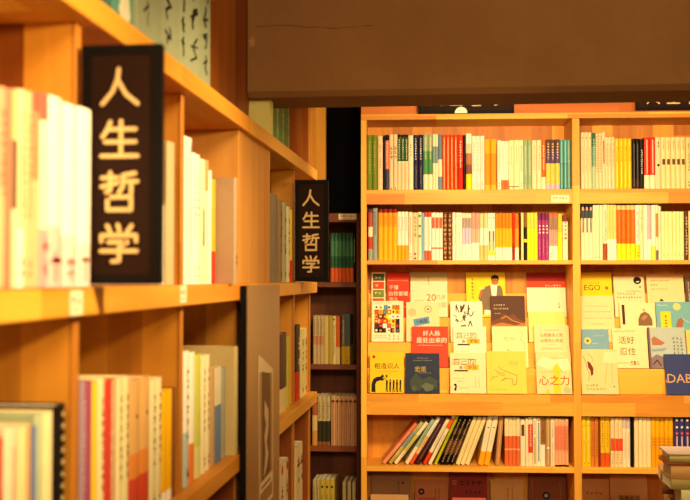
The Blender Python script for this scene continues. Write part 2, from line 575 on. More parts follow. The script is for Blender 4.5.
ROWS.append(('second shelf of the rear bookcase', Z2, [
    (368.2, 372.8, 1, 208.8, 'red-patched grey', [(0, (.60, .62, .55)), (.22, (.75, .25, .16)), (.46, CR), (.65, (.7, .3, .25)), (.93, (.35, .2, .3))], None),
    (372.8, 377.6, 1, 208.2, 'slate blue', [(0, (.55, .62, .60))], [('c', .5, .95, .5, (.2, .35, .35))]),
    (378.2, 397.3, 4, 209.0, 'amber with dark red tip', [(0, (.95, .70, .12)), (.66, (.93, .62, .12)), (.93, (.55, .08, .12))], [('c', .7, .88, .3, (.7, .4, .1))]),
    (397.3, 408.3, 3, 211.5, 'white with orange lower third', [(0, AM), (.31, WH)], [('c', .6, .9, .35, INK)]),
    (408.3, 412.6, 1, 212.0, 'slim cream', [(0, CR)], TITG),
    (412.6, 417.8, 1, 212.5, 'rose-brown lettered cream', [(0, PC)], [('c', .0, .2, .6, BR), ('c', .5, .95, .6, (.65, .35, .3))]),
    (417.8, 421.6, 1, 212.0, 'white with green dots', [(0, CR)], [('d', .5, .92, .8, (.35, .55, .25), 3)]),
    (421.6, 424.3, 1, 212.8, 'thin sky blue', [(0, (.50, .68, .80))], None),
    (424.3, 431.4, 2, 212.0, 'white with red ends', [(0, (.88, .40, .25)), (.2, WH), (.9, (.86, .30, .2))], [('c', .3, .8, .25, GINK)]),
    (431.4, 442.8, 3, 212.5, 'white with red patch', [(0, WH)], [('b', .67, .9, .8, (.90, .36, .22)), ('b', .24, .27, 1, (.75, .4, .25))]),
    (442.8, 452.3, 2, 212.3, 'mottled dark brown', [(0, (.35, .20, .12))], [('c', .02, .98, .75, (.8, .62, .4))]),
    (452.3, 462.0, 3, 212.5, 'pale ivory', [(0, WH)], [('d', .93, .93, .3, INK, 1), ('c', .3, .8, .25, (.7, .7, .55))]),
    (462.0, 471.4, 3, 213.0, 'lilac banded white', [(0, WH), (.34, (.80, .76, .88)), (.68, (.72, .66, .62)), (.9, CR)], [('c', .7, .9, .4, INK)]),
    (471.4, 479.6, 2, 212.8, 'rose pink over white', [(0, WH), (.37, (.93, .72, .62)), (.66, (.92, .62, .56))], [('c', .4, .9, .25, (.7, .35, .3))]),
    (479.6, 487.8, 2, 213.2, 'cream with peach foot', [(0, (.94, .75, .48)), (.32, WH), (.68, (.94, .80, .60))], None),
    (487.8, 495.2, 2, 213.0, 'white with green slash', [(0, WH)], [('b', .1, .2, .8, YE), ('b', .2, .4, .5, (.5, .68, .35)), ('b', .4, .62, .4, (.45, .35, .3)), ('d', .9, .9, .35, INK, 1)]),
    (495.3, 512.2, 5, 213.2, 'orange and amber', [(0, WH), (.27, (.96, .72, .14)), (.68, (.94, .52, .10))], [('c', .3, .9, .2, (.80, .42, .1))]),
    (512.2, 514.8, 1, 213.0, 'thin crimson', [(0, (.60, .08, .04)), (.35, (.85, .16, .06))], None),
    (514.8, 519.0, 1, 213.5, 'lone orange', [(0, WH), (.27, (.96, .60, .14)), (.68, (.92, .45, .10))], None),
    (519.0, 521.0, 1, 213.4, 'very thin maroon', [(0, (.28, .04, .03))], None),
    (521.0, 523.6, 1, 212.6, 'thin lemon', [(0, (.95, .88, .55))], None),
    (523.6, 527.0, 1, 213.2, 'black with yellow notch', [(0, BK), (.38, YE), (.45, BK), (.7, (.5, .35, .1))], None),
    (527.1, 537.6, 3, 212.6, 'bright yellow', [(0, (.96, .90, .16)), (.66, (.94, .84, .30))], [('c', .35, .9, .2, (.8, .65, .1))]),
    (538.0, 548.9, 3, 212.6, 'magenta with white dots', [(0, (.62, .22, .48)), (.85, (.45, .15, .35))], [('d', .58, .72, .5, WH, 3), ('c', .1, .45, .3, PK)]),
    (548.9, 557.7, 2, 213.2, 'grey-pink over cream', [(0, WH), (.3, (.82, .64, .60)), (.65, (.62, .50, .42)), (.92, (.85, .4, .3))], TITG),
    (557.9, 562.4, 1, 213.5, 'lemon yellow', [(0, (.96, .88, .10)), (.6, (.9, .75, .2))], None),
    (562.6, 567.9, 1, 215.0, 'white with brown marks', [(0, CR), (.86, (.45, .2, .15))], [('c', .45, .9, .6, BR)]),
], 'left bay'))
ROWS.append(('second shelf of the rear bookcase', Z2, [
    (581.0, 593.0, 3, 204.8, 'cream with blue-black stripes', [(0, CR), (.5, CR), (.76, (.28, .30, .30)), (.93, (.15, .1, .12))], [('b', .5, .98, .34, (.18, .30, .35)), ('b', .9, .96, .5, PK)]),
    (593.0, 603.0, 3, 205.0, 'plain buff', [(0, CR)], [('c', .5, .9, .25, (.8, .65, .4)), ('b', .05, .06, .8, TN)]),
    (603.0, 607.3, 1, 204.6, 'brown-footed cream', [(0, (.62, .28, .14)), (.3, CR)], TITG),
    (607.3, 616.8, 3, 204.8, 'amber-shaded ivory', [(0, WH), (.38, (.95, .82, .48))], [('c', .5, .9, .25, (.8, .6, .3))]),
    (617.0, 635.3, 4, 205.2, 'orange over yellow', [(0, (.96, .88, .12)), (.3, (.91, .42, .10)), (.92, (.95, .75, .5))], [('c', .4, .88, .2, (.96, .7, .3))]),
    (635.4, 640.0, 1, 205.0, 'yellow-footed white', [(0, YE), (.28, WH)], TITG),
    (640.0, 643.6, 1, 205.0, 'pale green lettered', [(0, (.82, .86, .68))], [('c', .5, .92, .5, (.3, .4, .3))]),
    (643.6, 647.6, 1, 205.0, 'clean ivory', [(0, WH)], None),
    (647.6, 651.4, 1, 205.2, 'mauve strip', [(0, WH), (.38, (.78, .68, .74))], None),
    (651.4, 655.8, 1, 205.0, 'ivory with yellow foot', [(0, (.94, .86, .3)), (.25, WH)], None),
    (655.8, 658.3, 1, 205.0, 'thin orange and grey', [(0, (.45, .4, .42)), (.18, CR), (.42, (.9, .5, .2)), (.85, CR)], None),
    (658.3, 661.3, 1, 206.0, 'thin pale teal', [(0, (.76, .86, .76))], None),
    (661.4, 684.3, 6, 211.4, 'short pale yellow', [(0, (.95, .92, .66))], [('c', .08, .16, .4, (.85, .5, .3)), ('c', .6, .95, .2, (.8, .75, .5))]),
    (684.5, 688.5, 1, 211.2, 'dark brown lettered', [(0, (.34, .18, .10))], [('c', .1, .9, .6, CR)]),
    (688.7, 697.0, 2, 211.0, 'straw coloured', [(0, (.94, .86, .55))], TITG),
], 'right bay'))
ROWS.append(('fourth shelf of the rear bookcase', Z4, [
    (504.6, 520.0, 4, 417.6, 'cream over coral', [(0, (.88, .42, .22)), (.33, (.95, .7, .5)), (.36, (.88, .42, .22)), (.62, (.93, .88, .68))], [('c', .66, .95, .3, (.6, .65, .3))]),
    (520.4, 525.3, 1, 419.0, 'cream with brown patch', [(0, CR)], [('b', .64, .88, .6, (.38, .20, .16))]),
    (525.3, 528.2, 1, 418.0, 'thin buff', [(0, CR)], None),
    (528.2, 532.8, 1, 417.4, 'red with cream ends', [(0, CR), (.27, (.88, .26, .10)), (.86, CR)], TITW),
    (532.8, 536.7, 1, 417.6, 'cream with olive strip', [(0, CR)], [('b', .05, .6, .3, OL), ('c', .65, .95, .4, INK)]),
    (536.7, 540.6, 1, 417.8, 'white with blue strip', [(0, WH)], [('b', .1, .9, .3, (.4, .5, .62)), ('d', .95, .95, .5, RD, 1)]),
    (540.6, 545.4, 1, 417.2, 'tan-topped cream', [(0, WH), (.44, (.60, .42, .22))], [('c', .5, .95, .4, BR)]),
    (545.4, 550.6, 1, 417.6, 'khaki brown', [(0, (.70, .55, .36))], [('b', .05, .95, .18, (.85, .72, .5)), ('d', .38, .38, .5, WH, 1)]),
    (550.6, 554.9, 1, 418.4, 'cream with thin black line', [(0, CR)], [('c', .6, .95, .35, INK), ('b', 0, .5, .08, INK)]),
    (554.9, 568.4, 4, 418.8, 'salmon with black foot', [(0, BK), (.035, (.92, .68, .50)), (.35, (.90, .55, .42)), (.85, (.92, .72, .54))], [('c', .3, .95, .4, (.75, .3, .2))]),
], 'left bay'))
ROWS.append(('fourth shelf of the rear bookcase', Z4, [
    (581.8, 591.0, 2, 417.0, 'yellow black-lettered', [(0, (.92, .78, .10))], [('c', .78, .88, .5, INK), ('c', .05, .55, .35, (.45, .35, .1)), ('b', .1, .95, .1, (.98, .9, .5))]),
    (591.2, 598.6, 2, 417.4, 'orange-tan', [(0, (.84, .50, .18))], [('c', .2, .95, .5, (.6, .3, .1))]),
    (598.6, 600.4, 1, 417.2, 'very thin brown', [(0, (.5, .2, .08))], None),
    (600.4, 610.2, 2, 417.2, 'mustard with red foot', [(0, (.86, .35, .12)), (.28, (.92, .74, .14))], [('c', .4, .9, .4, (.6, .42, .1))]),
    (610.6, 622.8, 3, 417.8, 'cream with red square', [(0, (.93, .84, .64))], [('b', .33, .58, .94, (.88, .30, .12)), ('c', .05, .3, .6, (.7, .6, .5)), ('c', .65, .9, .3, (.8, .65, .5))]),
    (622.8, 630.4, 2, 417.8, 'cream with lilac top', [(0, CR), (.78, (.82, .74, .72))], [('c', .2, .7, .3, (.75, .62, .5))]),
    (631.6, 634.0, 1, 416.8, 'slim black', [(0, BK)], None),
    (634.4, 651.4, 4, 417.4, 'smooth cream', [(0, (.95, .87, .66))], [('d', .42, .42, .15, INK, 1)]),
    (651.5, 673.6, 5, 417.0, 'deep golden', [(0, (.94, .64, .06)), (.62, (.94, .70, .08))], [('b', .44, .45, .9, (.6, .4, .05)), ('b', .50, .51, .9, (.6, .4, .05)), ('b', .56, .57, .9, (.6, .4, .05))]),
    (674.2, 695.0, 4, 417.2, 'indigo with pink and white spots', [(0, (.24, .22, .45))], [('d', .8, .94, .5, WH, 2), ('b', .1, .62, .3, (.82, .70, .74)), ('d', .68, .68, .6, (.85, .35, .4), 1)]),
], 'right bay'))


def back_mw(lx, dep, z, extra=None):
    m = MB_ @ Matrix.Translation((lx, dep, z))
    return m @ extra if extra is not None else m


seed = 0
for where, zb, runs, bay in ROWS:
    prev = None
    grp = f'books standing on the {where}, {bay}'
    for (a, b, n, pt, look, bands, marks) in runs:
        seed += 1
        dep = .018 + .006 * ((seed * 37) % 5) / 5
        xa, zt = Bk(a, pt, .02)
        xb = Bk(b, pt, .02)[0]
        if bay == 'left bay':
            xa, xb = max(xa, LXi + .001), min(xb, LXd0 - .002)
        else:
            xa = max(xa, LXd1 + .001)
        t = (xb - xa) / n
        if n > 1:                       # tops slope a little with the view: take the middle
            zt = Bk((a + b) / 2, pt, dep)[1]
        h = zt - zb - .001
        tt = t * .945
        dd = .135 + .015 * ((seed * 13) % 4) / 4
        me = [('cover', cover_mesh(tt, h, dd, bands, marks=marks, seed=seed)), ('page_block', page_mesh(tt, h, dd))]
        labs = run_labels(look, n, f'{where.replace(" shelf of the rear bookcase", " rear shelf")}, {bay}', prev)
        src = None
        for i in range(n):
            mw = back_mw(xa + i * t + t * .0275, dep + (.002 * ((i * 7 + seed) % 3) if n > 1 else 0), zb + .0006)
            if src is None:
                src = put_book(me, mw, labs[i], grp)
            else:
                copy_book(src, mw, labs[i])
        prev = look if n == 1 else look

# leaning books on the fourth shelf, built from the upright coral books leftwards
LEAN = [  # (angle deg, thickness px, height m, look, bands, marks)
    (5, 4.6, .188, 'tan', [(0, (.74, .54, .34))], [('b', .1, .9, .12, (.9, .7, .45))]),
    (11.5, 5.3, .195, 'cream with amber foot', [(0, AM), (.27, CR)], [('d', .75, .75, .3, INK, 1), ('c', .4, .7, .2, TN)]),
    (11.5, 5.3, .195, 'cream with amber foot', None, None),
    (21, 4.1, .194, 'thin plain cream', [(0, (.94, .86, .62))], [('c', .2, .9, .16, TN)]),
    (21, 4.1, .194, 'thin plain cream', None, None),
    (21, 4.1, .194, 'thin plain cream', None, None),
    (23, 4.1, .200, 'black and brown speckled', [(0, BK), (.22, (.42, .26, .14)), (.5, BK), (.62, (.25, .14, .08)), (.75, BK)], [('c', .05, .95, .5, (.72, .6, .45))]),
    (23, 4.1, .200, 'black and brown speckled', None, None),
    (23, 4.1, .200, 'black and brown speckled', None, None),
    (25, 2.6, .205, 'thin lime green', [(0, (.72, .74, .12))], [('c', .5, .9, .4, INK)]),
    (27, 3.4, .212, 'cream with orange crown', [(0, CR), (.72, (.88, .36, .10)), (.93, CR)], [('c', .3, .6, .3, RINK)]),
    (28, 3.6, .196, 'cream with red foot', [(0, (.86, .24, .08)), (.26, CR)], [('c', .4, .9, .3, GINK)]),
    (30.5, 4.6, .198, 'dark plum', [(0, (.26, .12, .16))], [('c', .1, .9, .35, (.6, .5, .45))]),
    (31.5, 3.4, .208, 'peach with red foot', [(0, (.88, .32, .12)), (.22, (.93, .72, .45)), (.6, WH)], [('c', .35, .9, .3, INK)]),
    (31.5, 3.6, .200, 'cream with teal upper part', [(0, CR), (.38, (.62, .72, .62))], [('c', .5, .9, .3, INK)]),
    (38, 3.6, .200, 'cream streaked with green', [(0, CR), (.3, (.80, .76, .36)), (.7, CR)], [('c', .2, .6, .3, SG)]),
    (38.5, 3.6, .202, 'blue-grey and ochre', [(0, (.72, .62, .28)), (.2, (.82, .72, .4)), (.4, (.56, .64, .64)), (.75, (.72, .72, .5))], [('c', .3, .9, .3, INK)]),
    (39.5, 3.8, .198, 'salmon pink outermost', [(0, (.90, .58, .42)), (.5, (.88, .48, .34))], [('c', .3, .8, .25, WH)]),
]
ldep = .026
xr = Bk(504.4, 417, ldep)[0] - .001       # left face of the first upright book at the shelf
prev_a, prev_left, prev_h = 0.0, xr, .19
cache = {}
counts = {}
for e in LEAN:
    counts[e[3]] = counts.get(e[3], 0) + 1
seen = {}
prevlook = 'coral upright books'
for (ang, tpx, h, look, bands, marks) in LEAN:
    seed += 1
    t = tpx * .00385
    a = math.radians(ang)
    # left face of the right neighbour at the shelf is prev_left, leaning prev_a; own upper right corner touches it
    h_eff = min(h * math.cos(a), prev_h * math.cos(prev_a)) / math.cos(a)
    gap = h_eff * (math.sin(a) - math.cos(a) * math.tan(prev_a))
    xbase = prev_left - max(gap, 0) - .0012      # lowest corner (lower right)
    if look in cache:
        me = cache[look]
    else:
        me = [('cover', cover_mesh(t * .97, h, .14, bands, marks=marks, seed=seed)), ('page_block', page_mesh(t * .97, h, .14))]
        cache[look] = me
    # local: lower right corner at origin, rotate clockwise (towards +x)
    mw = back_mw(xbase, ldep, Z4 + .0008, Matrix.Rotation(a, 4, 'Y') @ Matrix.Translation((-t * .97, 0, 0)))
    seen[look] = seen.get(look, 0) + 1
    n = counts[look]
    if n > 1:
        lab = f'{ORD[n - seen[look]]} of {NUM[n]} {look} leaning books, fourth shelf, left bay'
    else:
        lab = f'{look} leaning book, fourth shelf, left bay, sloping towards the ' + prevlook
        if len(lab.split()) > 16:
            lab = f'{look} leaning book, fourth shelf, left bay of rear bookcase'
    put_book(me, mw, lab, 'leaning books on the fourth shelf')
    if n == 1 or seen[look] == n:
        prevlook = look + ' one'
    prev_left = xbase - t / math.cos(a)
    prev_a, prev_h = a, h
print('leaning row ends at lx', prev_left, 'want', Bk(383.2, 465, ldep)[0])

# ---------------------------------------------------------------- rear bookcase
LXi = Bk(366.6, 279)[0]
LXd0, LXd1 = Bk(573, 279)[0], Bk(580.6, 279)[0]
BAYW = LXd0 - LXi
LXr = LXd1 + BAYW
LXe = LXr + LXi
WBK = wood('pine_back_boards_rear', (.93, .66, .23), (.66, .37, .10), 'X', 'Z', .08)
bc = root('bookcase', MB_ @ Matrix.Translation((0, 0, 0)), 'tall pine bookcase with two wide bays, facing forward behind the concrete beam', 'bookcase')
ztop = ZT + .30
for nm, x0, x1 in (('side_panel', 0, LXi), ('divider', LXd0, LXd1), ('side_panel', LXr, LXe)):
    m = MB()
    m.box((x0, 0, 0), (x1, DEP, ZTb), W_up, .0015)
    m.build(nm, bc)
for z0, z1, nm in ((ZTb, ZT, 'top_board'),):
    m = MB()
    m.box((0, -.004, z0), (LXe, DEP, z1), W_shelf, .0015)
    m.build(nm, bc)
for x0, x1 in ((LXi, LXd0), (LXd1, LXr)):
    for z0, z1 in ((Z2b, Z2), (Z4b, Z4), (Z5 - .022, Z5), (.10, .125)):
        m = MB()
        m.box((x0, .0, z0), (x1, DEP - .01, z1), W_shelf, .001)
        m.build('shelf', bc)
    for z0, z1 in ((Z1b, Z1), (Z3b, Z3)):
        m = MB()
        m.box((x0, .02, z1 - .022), (x1, DEP - .01, z1), W_shelf)
        m.box((x0, 0, z0), (x1, .02, z1), W_shelf, .001)
        m.build('shelf', bc)
    m = MB()
    m.box((x0, .02, 0), (x1, .038, .10), W_shelf, .001)
    m.build('kick_board', bc)
m = MB()
m.box((0, DEP - .01, 0.0), (LXe, DEP, ZTb), WBK)
m.build('back_panel', bc)
m = MB()
m.box((0, .01, ZT), (LXe, .03, ztop), wood('pine_header', (.84, .47, .13), (.70, .36, .08), 'Z', 'X', .09, .6), .001)
m.build('header_board', bc)


def label_part(parent, to_m, w, h, seed, name='shelf_label'):
    m = MB()
    m.box((-w / 2, -.0012, -h / 2), (w / 2, 0, h / 2), paint((.93, .88, .74)))
    ar = Art(m, lambda u, v, k: (u, -.0013 - .00003 * k, v))
    ar.line(-w * .42, -h * .05, w * .42, h * .32, INK, random.Random(seed))
    ar.line(-w * .38, -h * .34, w * .3, h * .14, GINK, random.Random(seed + 1))
    o = m.build(name, parent)
    o.matrix_local = to_m
    o['label'] = 'small white price label with dark figures'
    return o


lx, lz = Bk(560.2, 198.8)
label_part(bc, Matrix.Translation((lx, -.0002, lz)), .068, .028, 3)

# ---------------------------------------------------------------- hanging category signs
# strokes on a unit square, rounded monoline lettering
GL = {
    'ren': [[(.47, .98), (.44, .72), (.30, .36), (.04, .04)], [(.45, .68), (.66, .30), (.97, .04)]],
    'sheng': [[(.26, .96), (.18, .74), (.05, .56)], [(.16, .76), (.92, .76)], [(.54, .98), (.54, .04)], [(.12, .42), (.92, .42)], [(.03, .04), (.98, .04)]],
    'zhe': [[(.05, .86), (.46, .86)], [(.27, 1.0), (.27, .52), (.16, .48)], [(.04, .62), (.46, .72)],
            [(.92, .98), (.60, .92), (.60, .62), (.50, .46)], [(.60, .76), (.98, .76)], [(.82, .76), (.82, .44)],
            [(.20, .34), (.20, .0), (.82, .0), (.82, .34), (.20, .34)]],
    'xue': [[(.20, .98), (.28, .82)], [(.48, 1.0), (.52, .84)], [(.84, .98), (.72, .80)],
            [(.05, .56), (.05, .72), (.96, .72), (.96, .56)], [(.24, .54), (.74, .54), (.52, .40)],
            [(.52, .40), (.52, .04), (.34, .02)], [(.04, .30), (.98, .30)]],
}


def sign_board(mw, w, h, vertical, label, ts, margin=.011):
    r = root('category_sign', mw, label, 'sign', 'black category signs')
    m = MB()
    m.box((0, .002, 0), (w, .012, h), M_black, .001)
    for a, b in (((0, 0), (w, margin)), ((0, h - margin), (w, h)), ((0, margin), (margin, h - margin)), ((w - margin, margin), (w, h - margin))):
        m.box((a[0], 0, a[1]), (b[0], .002, b[1]), M_black)
    m.build('frame', r)
    m = MB()
    m.box((margin, .0012, margin), (w - margin, .0022, h - margin), paint((.15, .075, .045), .6, .1))
    m.build('face_panel', r)
    m = MB()
    ar = Art(m, lambda u, v, k: (u, -.0001 + .0006 - .00004 * k, v))
    col = (.90, .76, .52)
    for i, g in enumerate(('ren', 'sheng', 'zhe', 'xue')):
        if vertical:
            pitch = (h - 2 * margin) * .95 / 4
            u0, v0 = w / 2 - ts / 2 - .002, h - margin - .006 - pitch * (i + .5) - ts / 2
        else:
            pitch = (w - 2 * margin) * .90 / 4
            u0, v0 = w / 2 + (i - 1.5) * pitch - ts / 2, vertical_off
        for st in GL[g]:
            ar.stroke([(u0 + a * ts, v0 + b * ts * .95) for a, b in st], ts * .112, col)
    o = m.build('lettering', r)
    o['label'] = 'cream characters'
    return r


vertical_off = .020
# signs stick out from the left bookcase, faces to the viewer
Ys1 = onX(82, 200, -.412).y
s1a, s1b = onY(82, 45.5, Ys1), onY(160.5, 284.5, Ys1)
sign_board(Matrix.Translation((s1a.x, Ys1, s1b.z)), s1b.x - s1a.x, s1a.z - s1b.z, True,
           'large blurred black vertical sign with cream characters, nearest, on the left bookcase', .0435)
Ys2 = onX(295, 230, -.412).y
s2a, s2b = onY(295, 180, Ys2), onY(328.3, 281.5, Ys2)
sign_board(Matrix.Translation((s2a.x, Ys2, s2b.z)), s2b.x - s2a.x, s2a.z - s2b.z, True,
           'smaller sharp black vertical sign with cream characters at the far end of the left bookcase', .0435)
for i, (pa, pb, lab) in enumerate(((418.3, 514.0, 'black horizontal sign on the header board above the left bay, half hidden by the beam'),
                                   (635.5, 731.0, 'black horizontal sign on the header board at the right edge, cut by the beam'))):
    xa, zb = Bk(pa, (114.0, 111.6)[i], -.012)
    xb, _ = Bk(pb, 114.0, -.012)
    if i:
        zb += .004
    vertical_off = (.030, .024)[i]
    sg = sign_board(back_mw(xa, -.018, zb), xb - xa, .087, False, lab, .048)
    if i == 0:
        m = MB()
        xs, _ = Bk(461, 112, -.012)
        cx = xs - xa
        m.prism([(cx + .024 * math.cos(t * math.pi / 14), -.0012, .001 + .024 * math.sin(t * math.pi / 14)) for t in range(15)], (0, .0008, 0), paint((.98, .95, .85)))
        o = m.build('sticker', sg)
        o['label'] = 'white half-round sticker'

# ---------------------------------------------------------------- face-out books
TREAD_H, TREAD_D, Y0 = .096, .040, .010
LEANB = math.radians(14)


def face_book(px0, px1, ptop, dep, zb, base, arts, label, t=.010, lean=LEANB, side=None, h=None, rot=0, sub=None, group='books shown face out in the rear bookcase', sp=None):
    """book shown with its front cover; lower front edge at depth dep, height zb"""
    global seed
    seed += 1
    back = .16 * math.tan(lean) * .5
    pm = ptop + 20
    x0, _ = Bk(px0, pm, dep + back)
    x1, _ = Bk(px1, pm, dep + back)
    if x0 < LXd0:
        x1 = min(x1, LXd0 - .003)
        x0 = max(x0, LXi + .003)
    w = x1 - x0
    if h is None:
        # iterate the depth of the top edge
        hh = .16
        for _ in range(4):
            zt = Bk((px0 + px1) / 2, ptop, dep + hh * math.sin(lean))[1]
            hh = (zt - zb - t * math.sin(lean)) / math.cos(lean)
        h = hh
    m = MB()
    c = .0014
    cov = paint(base, .5, .15)
    spn = paint(sp or tuple(v * .92 for v in base), .4, .4)
    m.box((0, 0, 0), (w, c, h), cov, .0005)
    m.box((0, t - c, 0), (w, t, h), cov, .0005)
    m.box((-.0006, .0002, .0002), (c, t - .0002, h - .0002), spn, .0005)
    ar = Art(m, lambda u, v, k: (u, -.00008 - .00003 * k, v))
    rnd = random.Random(seed)
    W, H = w, h
    for a in arts:
        k = a[0]
        if k == 'r':
            ar.rect(a[1] * W, a[2] * H, a[3] * W, a[4] * H, a[5])
        elif k == 't':      # text, u, v, width, colour [, height, angle]
            ar.text(a[1], a[2] * W, a[3] * H, a[4] * W, a[5], h=(a[6] * H if len(a) > 6 and a[6] else None), ang=a[7] if len(a) > 7 else 0)
        elif k == 'l':      # line of tiny characters u0, v, u1, height
            ar.line(a[1] * W, a[2] * H, a[3] * W, a[4] * H, a[5], rnd)
        elif k == 'c':
            ar.col(a[1] * W, a[2] * H, a[3] * H, a[4] * W, a[5], rnd)
        elif k == 'o':
            ar.disc(a[1] * W, a[2] * H, a[3] * W, a[4])
        elif k == 'ring':
            ar.ring(a[1] * W, a[2] * H, a[3] * W, a[4] * W, a[5])
        elif k == 'p':
            ar.poly([(u * W, v * H) for u, v in a[1]], a[2])
        elif k == 's':
            ar.stroke([(u * W, v * H) for u, v in a[1]], a[2] * W, a[3])
        elif k == 'scrib':      # brushed, illegible characters in a grid
            u0, v0, u1, v1, nx, ny = a[1:7]
            for i in range(nx):
                for j in range(ny):
                    cu, cv = u0 + (u1 - u0) * (i + .5) / nx, v0 + (v1 - v0) * (j + .5) / ny
                    du, dv = (u1 - u0) / nx * .42, (v1 - v0) / ny * .42
                    for q in range(3):
                        ar.stroke([((cu + du * rnd.uniform(-1, 1)) * W, (cv + dv * rnd.uniform(-1, 1)) * H) for _ in range(3)], W * rnd.uniform(.018, .038), a[7])
        elif k == 'mosaic':
            u0, v0, u1, v1, nx, ny = a[1:7]
            cols = [RD, OR_, AM, YE, BK, NV, WH, GN, DR, BL, (.85, .5, .2), (.9, .4, .2)]
            for i in range(nx):
                for j in range(ny):
                    cu = (u0 + (u1 - u0) * (i + (.22 * ((j * 7 + i * 3) % 3 - 1) if 0 < i < nx - 1 else 0)) / nx) * W
                    cv = (v0 + (v1 - v0) * j / ny) * H
                    dw, dh = (u1 - u0) / nx * W, (v1 - v0) / ny * H
                    ar.rect(cu, cv, cu + dw, cv + dh, rnd.choice(cols), False)
            ar.k += 1
            for i in range(nx):
                for j in range(ny):
                    cu = (u0 + (u1 - u0) * (i + .5) / nx) * W
                    cv = (v0 + (v1 - v0) * (j + .5) / ny) * H
                    dw = (u1 - u0) / nx * W * .36
                    ar.poly([(cu + dw * rnd.uniform(.6, 1.1) * math.cos(q * math.pi / 3), cv + dw * rnd.uniform(.6, 1.1) * math.sin(q * math.pi / 3)) for q in range(6)], rnd.choice(cols), False)
            ar.k += 1
    mw = back_mw(x0, dep, zb + t * math.sin(lean) + .0008, Matrix.Rotation(-lean, 4, 'X') @ Matrix.Rotation(rot, 4, 'Y'))
    r = root('book', mw, label, 'book', group)
    m.build('cover', r)
    m = MB()
    m.box((c, c, .001), (w - .002, t - c, h - .001), M_page)
    m.build('page_block', r)
    return r


def tier(k):
    """k = 0 front .. 3 rear"""
    return Y0 + TREAD_D * k, Z3 + TREAD_H * k + (.0 if k == 0 else 0)


for bx0, bx1, lab in ((LXi, LXd0, 'stepped pine display rack under the face out books, left bay'), (LXd1, LXr, 'stepped pine display rack under the face out books, right bay')):
    r = root('display_rack', back_mw(bx0 + .002, 0, Z3 + .0005), lab, 'display rack', 'stepped display racks')
    W = bx1 - bx0 - .004
    for k in range(1, 5):
        y = Y0 + TREAD_D * k - .004
        m = MB()
        top = TREAD_H * k
        m.box((0, y, 0 if k == 1 else TREAD_H * (k - 1)), (W, y + .008, top - .008 if k < 4 else top), W_stand, .0008)
        m.build('riser', r)
        if k < 4:
            m = MB()
            m.box((0, y, top - .008), (W, y + TREAD_D, top), W_stand, .0008)
            m.build('tread', r)

# --- left bay
d, z = tier(3)
face_book(371.6, 385.2, 272.2, d, z, CR, [
    ('r', .08, .80, .92, .96, (.30, .36, .20)), ('r', .08, .62, .92, .78, (.88, .28, .14)), ('r', .08, .43, .92, .60, (.42, .52, .18)), ('r', .08, .25, .92, .41, (.86, .30, .14)),
    ('l', .2, .85, .8, .05, CR), ('l', .2, .67, .6, .05, CR), ('l', .2, .5, .8, .05, CR)],
    'narrow cream book with red and green colour blocks beside the side panel, rear step')
face_book(387.0, 409.2, 272.4, d, z, (.86, .22, .12), [
    ('l', .05, .80, .95, .02, CR), ('r', 0, .97, 1, 1, (.7, .12, .08)), ('t', '不懂', .30, .66, .42, CR), ('t', '自我管理', .52, .52, .86, CR), ('t', '怎么', .30, .39, .42, CR), ('l', .4, .2, .9, .04, CR)],
    'red book with cream characters on the rear step behind the mosaic cover')
face_book(410.6, 447.4, 272.2, d, z, CR, [
    ('r', 0, .79, 1, 1, (.74, .68, .46)), ('c', .49, .72, .92, .05, BR), ('t', '20', .56, .43, .26, (.85, .45, .20)), ('t', '几岁', .82, .44, .26, (.85, .55, .30)), ('l', .12, .35, .38, .03, GINK), ('t', '决定', .82, .27, .30, (.88, .55, .3)), ('l', .1, .86, .4, .03, GINK)],  # grey top strip is the shadow of the shelf above, painted on
    'cream book with painted top shadow and orange numeral twenty, rear step, left bay')
sk, coat_ = (.72, .42, .26), (.50, .42, .32)
face_book(466.4, 505.5, 272.6, d, z, (.95, .84, .12), [
    ('p', [(.30, .42), (.36, .58), (.50, .68), (.62, .72), (.88, .70), (.93, .60), (.95, .35), (.94, .05), (.42, .05), (.40, .3)], coat_),
    ('p', [(.62, .72), (.80, .72), (.76, .40), (.66, .40)], WH), ('p', [(.31, .46), (.36, .60), (.42, .56), (.36, .42)], sk),
    ('o', .74, .80, .095, sk), ('p', [(.64, .82), (.65, .91), (.74, .945), (.83, .92), (.85, .82), (.80, .86), (.68, .86)], BK),
    ('s', [(.68, .81), (.72, .81)], .012, BK), ('s', [(.76, .81), (.80, .81)], .012, BK),
    ('c', .16, .40, .88, .07, INK), ('r', .45, .05, .9, .16, WH), ('l', .34, .62, .48, .04, WH)],
    'yellow book showing a man in a brown jacket and glasses, rear step')
face_book(527.0, 567.0, 272.6, d, z, (.95, .91, .78), [
    ('r', 0, .80, 1, 1, (.58, .10, .07)), ('r', 0, .66, 1, .80, (.86, .26, .12)), ('l', .48, .68, .9, .045, CR), ('s', [(.2, .4), (.35, .5), (.3, .3), (.45, .42)], .01, (.85, .8, .65)), ('c', .82, .2, .34, .05, GINK)],  # dark upper strip is painted shelf shadow over the red band
    'cream book with orange-red top band under painted shadow, rear step by the divider')
d, z = tier(2)
face_book(371.8, 403.4, 301.2, d, z, (.93, .90, .76), [
    ('mosaic', .08, .22, .88, .90, 6, 6), ('l', .08, .13, .5, .025, GINK), ('l', .08, .08, .5, .025, GINK), ('c', .56, .04, .18, .05, INK), ('c', .70, .04, .18, .05, INK), ('c', .84, .04, .18, .05, INK), ('l', .1, .94, .6, .02, RINK)],
    'cream book with a colourful red and orange mosaic picture, second step from the back')
